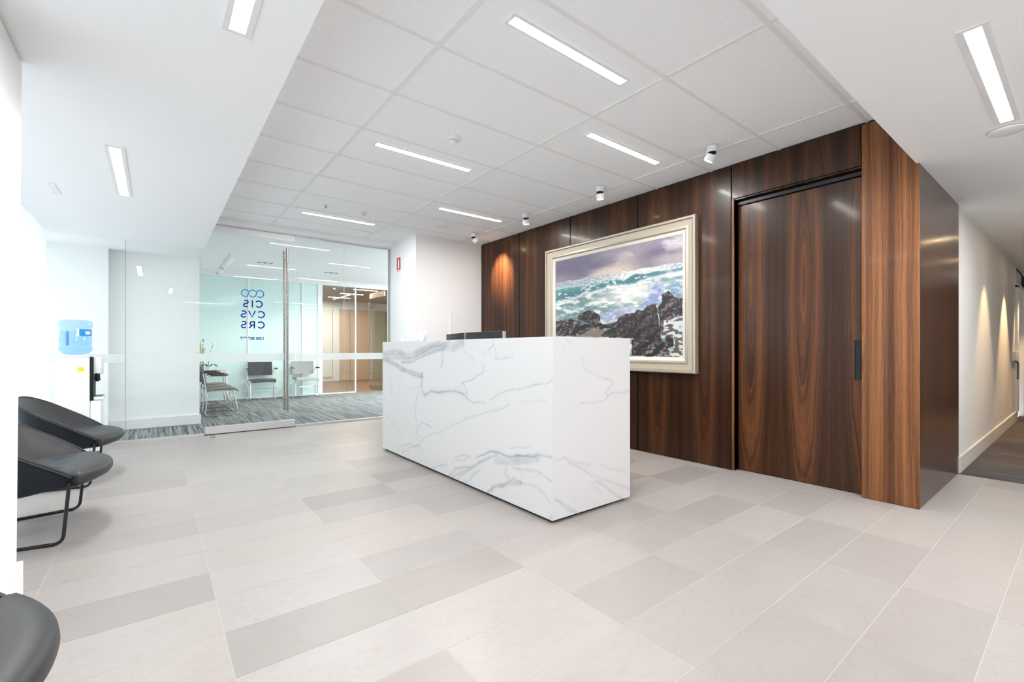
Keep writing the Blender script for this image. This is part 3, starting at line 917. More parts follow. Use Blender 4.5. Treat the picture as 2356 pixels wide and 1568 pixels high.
ART = {
  'horizon': [(0.001,0.231),(0.27,0.214),(0.551,0.222),(0.717,0.223),(0.868,0.227),(0.999,0.231)],
  'wave_top': [(0.001,0.302),(0.113,0.293),(0.27,0.301),(0.369,0.285),(0.462,0.28),(0.534,0.278),(0.602,0.305),(0.661,0.266),(0.693,0.257),(0.764,0.276),(0.831,0.263),(0.903,0.278),(0.952,0.272),(0.999,0.261)],
  'wave_bot': [(0.001,0.426),(0.113,0.423),(0.219,0.404),(0.291,0.37),(0.388,0.373),(0.444,0.36),(0.48,0.335),(0.551,0.362),(0.602,0.354),(0.677,0.357),(0.733,0.328),(0.802,0.311),(0.861,0.313),(0.903,0.299),(0.959,0.3),(0.999,0.303)],
  'rock_left': [(-0.002,0.637),(0.057,0.624),(0.124,0.615),(0.198,0.634),(0.25,0.66),(0.27,0.683),(0.35,0.683),(0.407,0.681),(0.444,0.7),(0.498,0.697),(0.543,0.68),(0.551,0.722),(0.498,0.739),(0.425,0.745),(0.359,0.737),(0.31,0.751),(0.291,0.761),(0.25,0.792),(0.167,0.798),(-0.002,0.794)],
  'boulder': [(0.214,0.613),(0.24,0.571),(0.301,0.555),(0.359,0.566),(0.407,0.608),(0.414,0.661),(0.378,0.684),(0.301,0.674),(0.25,0.655),(0.214,0.635)],
  'rock_main': [(0.42,0.808),(0.435,0.772),(0.498,0.744),(0.534,0.7),(0.569,0.642),(0.619,0.616),(0.677,0.612),(0.701,0.579),(0.744,0.594),(0.771,0.553),(0.828,0.545),(0.839,0.626),(0.85,0.711),(0.861,0.777),(0.868,0.85),(0.857,0.896),(0.794,0.915),(0.717,0.867),(0.665,0.836),(0.551,0.828)],
  'rock_right': [(0.839,0.579),(0.868,0.545),(0.871,0.468),(0.91,0.446),(0.952,0.502),(0.999,0.526),(0.999,0.659),(0.966,0.665),(0.925,0.689),(0.882,0.694),(0.875,0.768),(0.861,0.777),(0.85,0.683)],
  'rock_low': [(0.661,0.845),(0.717,0.847),(0.764,0.858),(0.831,0.887),(0.875,0.869),(0.89,0.879),(0.893,0.833),(0.939,0.82),(0.945,0.907),(0.903,0.934),(0.921,0.952),(0.91,0.989),(0.794,1.0),(0.661,0.998)],
  'splash': [(0.717,0.581),(0.748,0.512),(0.779,0.45),(0.817,0.389),(0.846,0.362),(0.882,0.382),(0.878,0.446),(0.868,0.499),(0.854,0.544),(0.794,0.546),(0.74,0.598)],
  'splash2': [(0.407,0.608),(0.48,0.573),(0.569,0.561),(0.652,0.555),(0.717,0.576),(0.685,0.607),(0.619,0.611),(0.569,0.637),(0.534,0.68),(0.471,0.685),(0.425,0.677)],
  'splash3': [(0.903,0.44),(0.939,0.409),(0.999,0.401),(0.999,0.517),(0.952,0.493)],
  'pool': [(0.209,0.802),(0.291,0.766),(0.369,0.743),(0.498,0.749),(0.425,0.787),(0.418,0.819)],
  'channel': [(0.861,0.786),(0.89,0.76),(0.89,0.7),(0.939,0.685),(0.999,0.672),(0.999,1.0),(0.91,1.002),(0.952,0.907),(0.949,0.825),(0.89,0.837),(0.868,0.85)],
}


# ------------------------------------------------------------------ reception desk
def vnoise(x, y, seed=0):
    """smooth value noise on arrays, 0..1"""
    rng = np.random.RandomState(seed)
    tab = rng.rand(64, 64)
    xi, yi = np.floor(x).astype(int), np.floor(y).astype(int)
    fx, fy = x - xi, y - yi
    fx, fy = fx * fx * (3 - 2 * fx), fy * fy * (3 - 2 * fy)
    g = lambda a, b: tab[a % 64, b % 64]
    return (g(xi, yi) * (1 - fx) + g(xi + 1, yi) * fx) * (1 - fy) + (g(xi, yi + 1) * (1 - fx) + g(xi + 1, yi + 1) * fx) * fy


def fbm(x, y, seed=0, oct_=4):
    s, a, t = 0, .5, 0
    for k in range(oct_):
        s = s + a * vnoise(x * 2 ** k, y * 2 ** k, seed + k)
        t += a
        a *= .55
    return s / t


def vein_field(h, z, veins, seed):
    hx = h + .030 * (fbm(h * 9, z * 9, seed) - .5) + .010 * (fbm(h * 40, z * 40, seed + 9) - .5)
    zx = z + .030 * (fbm(h * 9 + 31, z * 9, seed + 3) - .5) + .010 * (fbm(h * 40 + 7, z * 40, seed + 13) - .5)
    out = np.zeros_like(h)
    patch = .45 + .75 * fbm(h * 14, z * 14, seed + 21)
    for pts, w, inten in veins:
        d = np.full_like(h, 9.)
        for (a, b), (c, e) in zip(pts, pts[1:]):
            dx, dz = c - a, e - b
            t = np.clip(((hx - a) * dx + (zx - b) * dz) / (dx * dx + dz * dz + 1e-9), 0, 1)
            d = np.minimum(d, np.hypot(hx - a - t * dx, zx - b - t * dz))
        if w > .009:                       # broad smear with a darker rim
            body = np.clip((w * 1.5 - d) / (w * 1.1), 0, 1) * np.clip(.15 + 1.5 * fbm(h * 11 + 3, z * 16, seed + 33), 0, 1)
            rim = np.exp(-((d - w * .95) / .005) ** 2)
            v = inten * (1.05 * body * patch + .45 * rim * body)
        else:
            ww = max(w, .0028)
            v = inten * np.exp(-(d / ww) ** 2) * patch + inten * .18 * np.exp(-(d / (ww * 4)) ** 2)
        out = 1 - (1 - out) * (1 - np.clip(v, 0, .95))
    return np.clip(out, 0, 1)


def slab(name, corner, hdir, ndir, length, z0, z1, thick, veins, hvals, parent, res):
    """stone slab: finely gridded face carrying the vein attribute, plain back and edges"""
    nh, nz = int(length / res), int((z1 - z0) / res)
    H, Z = np.meshgrid(np.linspace(0, length, nh + 1), np.linspace(z0, z1, nz + 1), indexing='ij')
    C, Hd, Nd = np.array(corner), np.array(hdir), np.array(ndir)
    face = C[None, :] + H.ravel()[:, None] * Hd[None, :]
    face[:, 2] = Z.ravel()
    idx = np.arange((nh + 1) * (nz + 1)).reshape(nh + 1, nz + 1)
    quads = np.stack([idx[:-1, :-1], idx[1:, :-1], idx[1:, 1:], idx[:-1, 1:]], -1).reshape(-1, 4)
    base = len(face)
    back = np.array([C + Nd * thick, C + Hd * length + Nd * thick, C + Hd * length + Nd * thick, C + Nd * thick])
    back[:2, 2], back[2:, 2] = z0, z1
    verts = np.vstack([face, back])
    c = [int(idx[0, 0]), int(idx[-1, 0]), int(idx[-1, -1]), int(idx[0, -1])]
    b = [base, base + 1, base + 2, base + 3]
    extra = [list(b[::-1])] + [[c[i], b[i], b[(i + 1) % 4], c[(i + 1) % 4]] for i in range(4)]
    me = bpy.data.meshes.new(name)
    me.from_pydata(verts.tolist(), [], quads.tolist() + extra)
    at = me.attributes.new('vein', 'FLOAT', 'POINT')
    vals = np.zeros(len(verts))
    vals[:base] = vein_field(hvals(H.ravel()), Z.ravel(), veins, 5)
    at.data.foreach_set('value', vals.astype(np.float32))
    bm = bmesh.new()
    bm.from_mesh(me)
    bmesh.ops.recalc_face_normals(bm, faces=bm.faces[:])
    bm.to_mesh(me)
    bm.free()
    me.materials.append(W['marble'])
    return wpart(name, me, None, parent, 0)


desk = thing('reception_desk', 'white grey-veined marble block reception desk', 'desk', (2.35, 3.45, 0))
slab('marble_front', (1.962, 2.095, 0), (0, 1, 0), (1, 0, 0), 2.717, .022, 1.180, .020, FRONT_VEINS, lambda h: 2.095 + h, desk, .0058)
slab('marble_end', (1.9825, 2.095, 0), (1, 0, 0), (0, 1, 0), .755, .022, 1.180, .020, SIDE_VEINS, lambda h: 1.9825 + h, desk, .0058)
slab('marble_end', (1.9825, 4.812, 0), (1, 0, 0), (0, -1, 0), .755, .022, 1.180, .020, SIDE_VEINS, lambda h: 1.9825 + h, desk, .02)
wpart('top_ledge', rbox(1.9825, 2.30, 2.1155, 4.7915, 1.160, 1.179, .001, 1), 'trimw', desk, 0)
wpart('back_panel', rbox(2.28, 2.30, 2.1155, 4.7915, .755, 1.160, .001, 1), 'trimw', desk, 0)
wpart('worktop', rbox(1.9825, 2.73, 2.1155, 4.7915, .725, .755, .001, 1), 'trimw', desk, 0)
wpart('plinth', boxes((1.985, 2.70, 2.125, 4.785, .0005, .022)), 'black', desk, 0)

mons = []
for i, (yc, rz, w) in enumerate(((3.575, R(-90), .60), (4.20, R(-103), .60))):
    t = thing('monitor', ('black monitor seen from behind over the desk, nearer the painting', 'black monitor seen from behind over the desk, nearer the white column')[i], 'monitor', (2.47 + .06 * i, yc, .755), rz, 'monitors on the reception desk')
    obj('screen_case', rbox(-w / 2, w / 2, -.020, .020, .150, .512, .004, 2), 'blackp', t)
    obj('screen', boxes((-w / 2 + .01, w / 2 - .01, .0201, .0206, .165, .50)), plain('dark_screen_%d' % i, (.02, .02, .025), .15), t, 0)
    obj('side_trim', rbox(w / 2, w / 2 + .006, -.016, .020, .155, .507, .001, 1), 'alu', t)
    obj('cooling_slot', rbox(-w / 2 + .11, w / 2 - .05, -.0215, -.0195, .455, .462, .0008, 1), 'black', t)
    sb = bmesh.new()
    tube(sb, [(0, -.03, .01), (0, -.045, .2), (0, -.03, .33)], .022, 10)
    obj('stand', sb, 'blackp', t)
    obj('foot', rbox(-.12, .12, -.12, .08, 0, .012, .004, 1), 'blackp', t)

holder = thing('card_holder', 'clear acrylic tiered holder with business cards on the desk top', 'card holder', (2.12, 4.30, 1.180), R(-52))
for k in range(4):
    obj('tier', boxes((-.065 + .0 * k, .065, .012 + .030 * k, .015 + .030 * k, 0, .030 + .024 * k)), 'acrylic', holder, 0)
obj('base', boxes((-.068, .068, 0, .125, 0, .003)), 'acrylic', holder, 0)
card_labels = ('front', 'second', 'third', 'back')
for k in range(4):
    for s in (-1, 1):
        x, y = 2.12, 4.30
        rot = Matrix.Rotation(R(-52), 4, 'Z')
        p = rot @ Vector((s * .031, .0165 + .030 * k, 0))
        cb = rbox(-.026, .026, 0, .004, 0, .046, .0008, 1)
        o = obj('business_card', cb, 'card', None, 0, (x + p.x, y + p.y, 1.184 + .024 * k))
        o.rotation_euler = (R(-12), 0, R(-52))
        tag(o, '%s-tier business card stack in the clear holder, %s one' % (card_labels[k], 'right' if s > 0 else 'left'), 'cards', 'business cards on the desk')
        obj('print', boxes((-.018, -.002, -.0006, -.0002, .026, .033)), plain('violet_print_%d%d' % (k, s), (.30, .25, .50), .6), o, 0)
nb = tag(obj('name_block', rbox(2.03, 2.05, 4.47, 4.56, 1.1802, 1.212, .001, 1), 'card'), 'small pale name block on the desk top beside the card holder', 'name plate')
obj('print', boxes((2.0293, 2.0298, 4.49, 4.54, 1.195, 1.203)), plain('grey_print', (.35, .34, .33), .6), nb, 0)

mt = bmesh.new()
out = []
for cx_, cy_, a0 in ((3.65, 2.90, -90), (3.65, 4.10, 0), (2.95, 4.10, 90), (2.95, 2.90, 180)):
    out += [(cx_ + .14 * math.cos(R(a0 + 90 * k / 8)), cy_ + .14 * math.sin(R(a0 + 90 * k / 8))) for k in range(9)]
prism(mt, out, 2, .0008, .0045)
tag(obj('floor_mat', mt, 'mat', None, 0), 'taupe round-cornered floor mat behind the desk', 'mat')

# ------------------------------------------------------------------ painting
pt = thing('painting', 'framed seascape of a breaking wave over dark rocks', 'painting', (4.09, 3.42, 0.865))
Y0, Y1, Z0, Z1 = 2.352, 4.482, 0.865, 2.395
prof = [(0, 4.126), (0, 4.066), (.010, 4.060), (.022, 4.062), (.030, 4.072), (.034, 4.074), (.085, 4.086), (.092, 4.084), (.098, 4.080), (.106, 4.080), (.112, 4.088), (.120, 4.096), (.120, 4.126)]


def frame_loop(profile):
    bm = bmesh.new()
    rings = [[(x, Y0 + d, Z0 + d), (x, Y1 - d, Z0 + d), (x, Y1 - d, Z1 - d), (x, Y0 + d, Z1 - d)] for d, x in profile]
    R_ = [[bm.verts.new(p) for p in r] for r in rings]
    for a, b in zip(R_, R_[1:] + R_[:1]):
        for k in range(4):
            bm.faces.new((a[k], a[(k + 1) % 4], b[(k + 1) % 4], b[k]))
    return bm


wpart('frame', frame_loop(prof), 'silverframe', pt, 25)
wpart('frame_groove', frame_loop([(.0255, 4.0755), (.0255, 4.0640), (.0335, 4.0725), (.0335, 4.0755)]), 'framedark', pt, 0)
wpart('liner', frame_loop([(.1205, 4.126), (.1205, 4.094), (.150, 4.103), (.156, 4.108), (.156, 4.126)]), 'liner', pt, 0)


def inside(u, v, poly):
    r = np.zeros(u.shape, bool)
    n = len(poly)
    for i in range(n):
        (a, b), (c, d) = poly[i], poly[(i + 1) % n]
        cond = ((b > v) != (d > v))
        r ^= cond & (u < (c - a) * (v - b) / (d - b + 1e-12) + a)
    return r


def paint_sea(u, v):
    A = lambda *c: np.array([x / 255. for x in c])
    N = lambda fx, fy, s, o=4: fbm(u * fx, v * fy, s, o)
    mixc = lambda c, d, f: c * (1 - f[:, None]) + d * f[:, None]
    step = lambda x, a, b: np.clip((x - a) / (b - a), 0, 1) ** 2 * (3 - 2 * np.clip((x - a) / (b - a), 0, 1))
    hz = .225
    # sky
    diag = u * .9 + v * .9 + .35 * (N(4, 9, 1) - .5)
    c = np.ones((len(u), 3)) * A(92, 88, 116)
    c = mixc(c, A(128, 112, 132), step(N(5, 7, 2), .35, .7))
    c = mixc(c, A(150, 132, 150), step(.30 - u, 0, .3) * step(v, .08, .22))
    warm = step(diag, .38, .62) * (1 - step(u, .62, .85))
    c = mixc(c, A(214, 196, 186), warm * (.55 + .45 * N(6, 14, 5)))
    upper = (1 - step(v, .02, .15)) * step(u, .28, .5)
    c = mixc(c, A(160, 148, 166), upper * .8)
    c = mixc(c, A(206, 198, 204), step(N(5, 10, 8), .50, .68) * step(u, .45, .75) * (1 - step(v, .06, .17)))
    c = mixc(c, A(186, 172, 176), step(u, .68, .9) * step(v, .09, .17) * .85)
    c = mixc(c, A(228, 210, 192), np.exp(-((u - .5) / .16) ** 2) * step(v, .12, .21) * .8)
    # open water
    sea = v > hz + .004 * np.sin(u * 40)
    gl = N(60, 120, 11)
    w = np.ones((len(u), 3)) * A(150, 165, 176)
    w = mixc(w, A(238, 238, 240), step(gl, .44, .62) * (.45 + .5 * np.exp(-((u - .72) / .30) ** 2)))
    w = mixc(w, A(246, 243, 240), np.exp(-((u - .72) / .22) ** 2) * .7)
    # surf below the wave
    foam = np.ones((len(u), 3)) * A(150, 178, 180)
    ff = N(16, 40, 14, 5)
    foam = mixc(foam, A(96, 132, 136), step(ff, .58, .40) * 0 + step(.50 - ff, 0, .12) * .85)
    foam = mixc(foam, A(232, 234, 234), step(ff, .50, .62))
    glare = np.exp(-(((u - .66) / .24) ** 2 + ((v - .43) / .10) ** 2))
    foam = mixc(foam, A(250, 247, 243), glare * (.55 + .45 * N(30, 60, 17)))
    foam = mixc(foam, A(112, 132, 160), step(v, .47, .62) * (1 - step(u, .2, .5)) * .35 * N(14, 20, 18))
    top = np.interp(u, *zip(*ART['wave_top'])) + .012 * (N(30, 30, 21) - .5)
    bot = np.interp(u, *zip(*ART['wave_bot'])) + .035 * (N(18, 10, 22) - .5)
    w = mixc(w, foam, step(v, .30, .33) * (v > bot))
    wave = (v > top) & (v < bot)
    t = np.clip((v - top) / np.maximum(bot - top, .01), 0, 1)
    wc = np.ones((len(u), 3)) * A(44, 116, 122)
    wc = mixc(wc, A(88, 152, 150), (1 - t) * (1 - step(u, .45, .75)))
    wc = mixc(wc, A(78, 104, 128), t * .6)
    wc = mixc(wc, A(100, 134, 148), step(u, .6, .85) * .5)
    wc = mixc(wc, A(206, 216, 222), step(N(30, 50, 25), .60, .70))
    w[wave] = wc[wave]
    crest = np.exp(-((v - top) / .010) ** 2)
    w = mixc(w, A(240, 240, 242), crest * .55 * N(40, 20, 26))
    lip = np.exp(-((v - bot) / .016) ** 2)
    w = mixc(w, A(246, 246, 244), lip * .75 * (u > .02))
    c[sea] = w[sea]
    # spray
    du, dv = .030 * (N(22, 22, 31) - .5) * 2, .030 * (N(22, 22, 32) - .5) * 2
    for k, col, s in (('splash2', A(158, 162, 200), .85), ('splash', A(136, 150, 198), .95), ('splash3', A(120, 142, 180), .9)):
        soft = sum(inside(u + du * .8 + a, v + dv * .8 + b, ART[k]).astype(float) for a, b in ((0, 0), (.012, 0), (-.012, 0), (0, .014), (0, -.014), (.02, .02), (-.02, .02), (.02, -.02), (-.02, -.02))) / 9
        cc = mixc(np.ones((len(u), 3)) * col, A(216, 220, 236), step(N(34, 40, 35, 5), .46, .66) * .8)
        c = mixc(c, cc, np.clip(soft * 1.15, 0, 1) * s)
    m = inside(u + du * .4, v + dv * .4, ART['channel'])
    cc = mixc(np.ones((len(u), 3)) * A(98, 84, 80), A(216, 224, 226), step(N(26, 46, 38), .46, .54))
    c[m] = cc[m]
    m = inside(u + du * .2, v + dv * .2, ART['pool'])
    cc = mixc(np.ones((len(u), 3)) * A(150, 138, 124), A(112, 108, 100), N(8, 30, 39))
    c[m] = cc[m]
    # rocks: facets lit from the upper left
    for k, sd in (('rock_right', 41), ('rock_main', 45), ('boulder', 49), ('rock_left', 53), ('rock_low', 57)):
        m = inside(u + du * .35, v + dv * .35, ART[k])
        f1 = N(22, 20, sd, 5)
        f2 = fbm((u + .008) * 22, (v + .012) * 20, sd, 5)
        facet = np.clip(.5 + (f1 - f2) * 7.0, 0, 1)
        fine = N(60, 60, sd + 2, 3)
        cc = mixc(np.ones((len(u), 3)) * A(34, 29, 33), A(74, 65, 70), N(9, 9, sd + 1))
        lit = {'rock_main': .38, 'boulder': .6}.get(k, .75)
        cc = mixc(cc, A(172, 155, 148), step(facet, .70, 1.0) * step(fine, .30, .62) * lit)
        cc = mixc(cc, A(22, 18, 22), step(.42 - facet, 0, .3) * .8)
        c[m] = cc[m]
    c = c * .88 * (.94 + .12 * N(90, 120, 61, 2))[:, None]
    return np.clip(c, 0, 1)


nu, nv = 400, 270
U, V = np.meshgrid(np.linspace(0, 1, nu + 1), np.linspace(0, 1, nv + 1), indexing='ij')
yl, zt, pw, ph = 4.325, 2.238, 1.820, 1.216
pv = np.stack([np.full(U.size, 4.110), yl - U.ravel() * pw, zt - V.ravel() * ph], 1)
idx = np.arange((nu + 1) * (nv + 1)).reshape(nu + 1, nv + 1)
pq = np.stack([idx[:-1, :-1], idx[:-1, 1:], idx[1:, 1:], idx[1:, :-1]], -1).reshape(-1, 4).tolist()
nb_ = len(pv)
pv = np.vstack([pv, [(4.125, yl, zt), (4.125, yl - pw, zt), (4.125, yl - pw, zt - ph), (4.125, yl, zt - ph)]])
cn = [int(idx[0, 0]), int(idx[-1, 0]), int(idx[-1, -1]), int(idx[0, -1])]
pq += [[nb_, nb_ + 1, nb_ + 2, nb_ + 3]] + [[cn[i], nb_ + i, nb_ + (i + 1) % 4, cn[(i + 1) % 4]] for i in range(4)]
pm = bpy.data.meshes.new('canvas')
pm.from_pydata(pv.tolist(), [], pq)
rgb = paint_sea(U.ravel(), V.ravel())
lin = np.where(rgb <= .04045, rgb / 12.92, ((rgb + .055) / 1.055) ** 2.4)
ca = pm.color_attributes.new('art', 'FLOAT_COLOR', 'POINT')
buf = np.ones((len(pv), 4), np.float32)
buf[:nb_, :3] = lin
ca.data.foreach_set('color', buf.ravel())
pm.materials.append(vertex_art('painted_canvas', 'art'))
wpart('canvas', pm, None, pt, 0)

# ------------------------------------------------------------------ fire sign
fs = thing('fire_sign', 'small red fire extinguisher location sign on the white column', 'sign', (2.983, 6.676, 2.31))
wpart('plate', boxes((2.980, 2.9825, 6.609, 6.742, 2.335, 2.525)), 'red', fs, 0)
bt = bmesh.new()
prism(bt, [(6.653, 2.365), (6.697, 2.365), (6.697, 2.480), (6.690, 2.492), (6.682, 2.497), (6.682, 2.508), (6.668, 2.508), (6.668, 2.497), (6.660, 2.492), (6.653, 2.480)], 0, 2.9793, 2.9799)
wpart('pictogram', bt, 'white_print', fs, 0)
wpart('pictogram', boxes((2.9793, 2.9799, 6.663, 6.687, 2.342, 2.358)), 'white_print', fs, 0)
wpart('plate', boxes((2.980, 2.9825, 6.609, 6.742, 2.310, 2.332)), 'white_print', fs, 0)
wpart('pictogram', boxes((2.9793, 2.9799, 6.615, 6.736, 2.313, 2.319)), 'red', fs, 0)


# ------------------------------------------------------------------ lamps
def linear(cx_, cy_, z, length, width, along_x, label, frame_w=.022, group=None):
    t = thing('linear_light', label, 'ceiling light', (cx_, cy_, z), 0 if along_x else R(90), group)
    a, b = length / 2, width / 2
    fb = boxes((-a - frame_w, a + frame_w, -b - frame_w, -b, -.005, 0), (-a - frame_w, a + frame_w, b, b + frame_w, -.005, 0), (-a - frame_w, -a, -b, b, -.005, 0), (a, a + frame_w, -b, b, -.005, 0))
    obj('frame', fb, 'trimw', t, 0)
    obj('diffuser', boxes((-a + .0005, a - .0005, -b + .0005, b - .0005, -.003, 0)), 'strip', t, 0)


G = 'recessed strip lamps'
linear(1.874, 1.827, ZC + .003, .89, .055, True, 'large recessed strip lamp in the tiled ceiling nearest the camera', .016, G)
linear(1.871, 3.617, ZC + .003, .90, .055, True, 'recessed strip lamp in the middle of the tiled ceiling beside the round detector', .016, G)
linear(3.118, 2.430, ZC + .003, .90, .055, True, 'recessed strip lamp above the painting in front of the door end of the timber wall', .016, G)
linear(1.868, 5.983, ZC + .003, .90, .055, True, 'recessed strip lamp of the tiled ceiling nearest the glass door', .016, G)
linear(3.118, 4.801, ZC + .003, .90, .055, True, 'recessed strip lamp of the tiled ceiling nearest the white column', .016, G)
linear(-.205, 4.395, ZS, 1.13, .056, False, 'recessed strip lamp in the lowered ceiling above the lounge chairs', .022, G)
linear(.258, 1.555, ZS, 1.13, .056, False, 'recessed strip lamp in the lowered ceiling cut by the top edge of the picture', .022, G)
linear(3.160, .299, ZS, 1.18, .052, True, 'recessed strip lamp in the lowered ceiling above the corridor mouth', .022, G)
linear(5.45, -.40, ZS, 1.25, .052, True, 'recessed strip lamp in the lowered ceiling over the corridor mouth, out to the right', .022, G)
linear(4.72, 8.2, 2.785, 1.7, .07, False, 'added unseen strip lamp in the waiting room ceiling near the added window, nearer one', .022, G)  # this strip and the next added out of view to brighten the waiting room
linear(4.72, 10.3, 2.785, 1.7, .07, False, 'added unseen strip lamp in the waiting room ceiling near the added window, farther one', .022, G)
linear(3.9, -.75, ZS, 1.18, .052, True, 'added unseen strip lamp in the lowered ceiling to the right of the camera', .022, G)  # added out of view to lift the dim right side
linear(1.2, -1.2, ZS, 1.18, .052, True, 'added unseen strip lamp in the lowered ceiling behind the camera by the back wall', .022, G)  # added fill lamp, kept out of view behind the camera

spot_aims = [((3.62, 1.945), (3.95, 2.75, 1.7)), ((3.62, 3.15), (4.13, 3.35, 1.6)), ((3.62, 4.345), (4.13, 4.30, 1.7)), ((3.635, 5.545), (4.13, 5.52, 2.36))]
spot_labels = ('white ceiling spotlight nearest the sliding door, its head turned down and left', 'white ceiling spotlight second from the sliding door', 'white ceiling spotlight third from the sliding door',
               'white ceiling spotlight nearest the white column, tilted to the timber wall')
for i, ((x, y), aim) in enumerate(spot_aims):
    t = thing('spotlight', spot_labels[i], 'spotlight', (x, y, ZC - .002), group='surface spotlights along the timber wall')
    b = bmesh.new()
    lathe(b, [(.040, 0), (.0425, -.003), (.0425, -.048), (.040, -.050)], 24)
    obj('canopy', b, 'whitep', t)
    b = bmesh.new()
    lathe(b, [(.034, -.0505), (.034, -.060)], 20)
    obj('pivot', b, 'black', t)
    d = (Vector(aim) - Vector((x, y, ZC - .09))).normalized()
    if i in (1, 2):
        d = Vector((.16, .04, -1)).normalized()
    if i == 0:
        d = Vector((-.10, .55, -1)).normalized()
    if i == 3:
        d = Vector((.85, -.04, -.75)).normalized()
    q = d.to_track_quat('Z', 'Y').to_matrix().to_4x4()
    piv = Vector((0, 0, -.062)) + (Vector((d.x, d.y, 0)) * -.006)
    b = bmesh.new()
    lathe(b, [(.040, .010), (.0425, .013), (.0425, .062), (.039, .0635), (.033, .0635), (.033, .056)], 24, piv, q)
    head = obj('head', b, 'whitep', t)
    b = bmesh.new()
    lathe(b, [(.0325, .0575), (.0325, .0605)], 20, piv, q)
    obj('lens', b, 'lens', head)
    lp = Vector((x, y, ZC - .002)) + piv + d * .075
    light('SPOT', 'spot_lamp', lp, (14, 20, 20, 430)[i], (1.0, .70, .42), t, Vector(lp) + d, spot_size=R((50, 55, 55, 56)[i]), spot_blend=(.55, .55, .55, .95)[i], shadow_soft_size=.03)


def downlight(x, y, z, label, energy, color, size=75, aim=None, group=None, r=.045):
    t = thing('downlight', label, 'downlight', (x, y, z), group=group)
    b = bmesh.new()
    lathe(b, [(r, 0), (r + .012, -.001), (r + .012, -.004), (r, -.006)], 24)
    obj('ring', b, 'trimw', t)
    b = bmesh.new()
    lathe(b, [(r - .008, -.0062), (r - .008, -.0072)], 20)
    obj('lens', b, 'lens', t)
    light('SPOT', 'downlight_lamp', (x, y, z - .012), energy, color, t, aim or (x, y, 0), spot_size=R(size), spot_blend=.5, shadow_soft_size=.03)


for i, x in enumerate((7.2, 9.0, 10.6)):
    downlight(x, .34, ZS, 'recessed corridor downlight washing the wall, %s' % ('nearest the timber corner', 'middle one', 'farthest one')[i], (130, 240, 170)[i], (1.0, .66, .34), 62, (x, .62, 0), group='corridor downlights')
b = bmesh.new()
lathe(b, [(.075, 0), (.082, -.004), (.082, -.010), (.070, -.014), (.004, -.015)], 28, (3.915, .312, ZS))
tag(obj('ceiling_speaker', b, 'whitep'), 'flat white round cover in the lowered ceiling beside the strip lamp at right', 'ceiling cover')
b = bmesh.new()
lathe(b, [(.100, 0), (.105, -.003), (.098, -.006), (.004, -.006)], 32, (3.103, 5.52, ZC + .003))
tag(obj('ceiling_speaker', b, 'whitep'), 'flat white round speaker in the tiled ceiling near the white column', 'speaker')
b = boxes((-.66, -.615, 4.95, 5.27, ZS - .004, ZS))
tag(obj('ceiling_sensor', b, 'trimw', None, 0), 'slim white access strip in the lowered ceiling near the curtain', 'access strip')
for i, (x, y, lab) in enumerate(((1.866, 3.142, 'white smoke detector in the middle of the tiled ceiling'), (1.99, 5.551, 'white smoke detector beside the strip lamp nearest the glass door'))):
    t = thing('smoke_detector', lab, 'smoke detector', (x, y, ZC + .003), group='smoke detectors')
    b = bmesh.new()
    lathe(b, [(.052, 0), (.054, -.012), (.050, -.018)], 24)
    obj('base', b, 'whitep', t)
    b = bmesh.new()
    lathe(b, [(.036, -.018), (.036, -.032), (.028, -.044), (.010, -.047), (.002, -.047)], 24)
    obj('chamber', b, 'whitep', t)
    b = bmesh.new()
    lathe(b, [(.0365, -.026), (.0365, -.030)], 24)
    obj('vent_ring', b, plain('grey_vent_%d' % i, (.35, .36, .37), .5), t)
t = thing('sprinkler', 'small recessed sprinkler in the tiled ceiling near the glass door', 'sprinkler', (1.564, 5.52, ZC + .003))
b = bmesh.new()
lathe(b, [(.034, 0), (.036, -.003), (.024, -.008)], 20)
obj('escutcheon', b, 'whitep', t)
b = bmesh.new()
lathe(b, [(.008, -.008), (.006, -.028), (.014, -.030), (.014, -.032)], 12)
obj('head', b, 'steel', t)


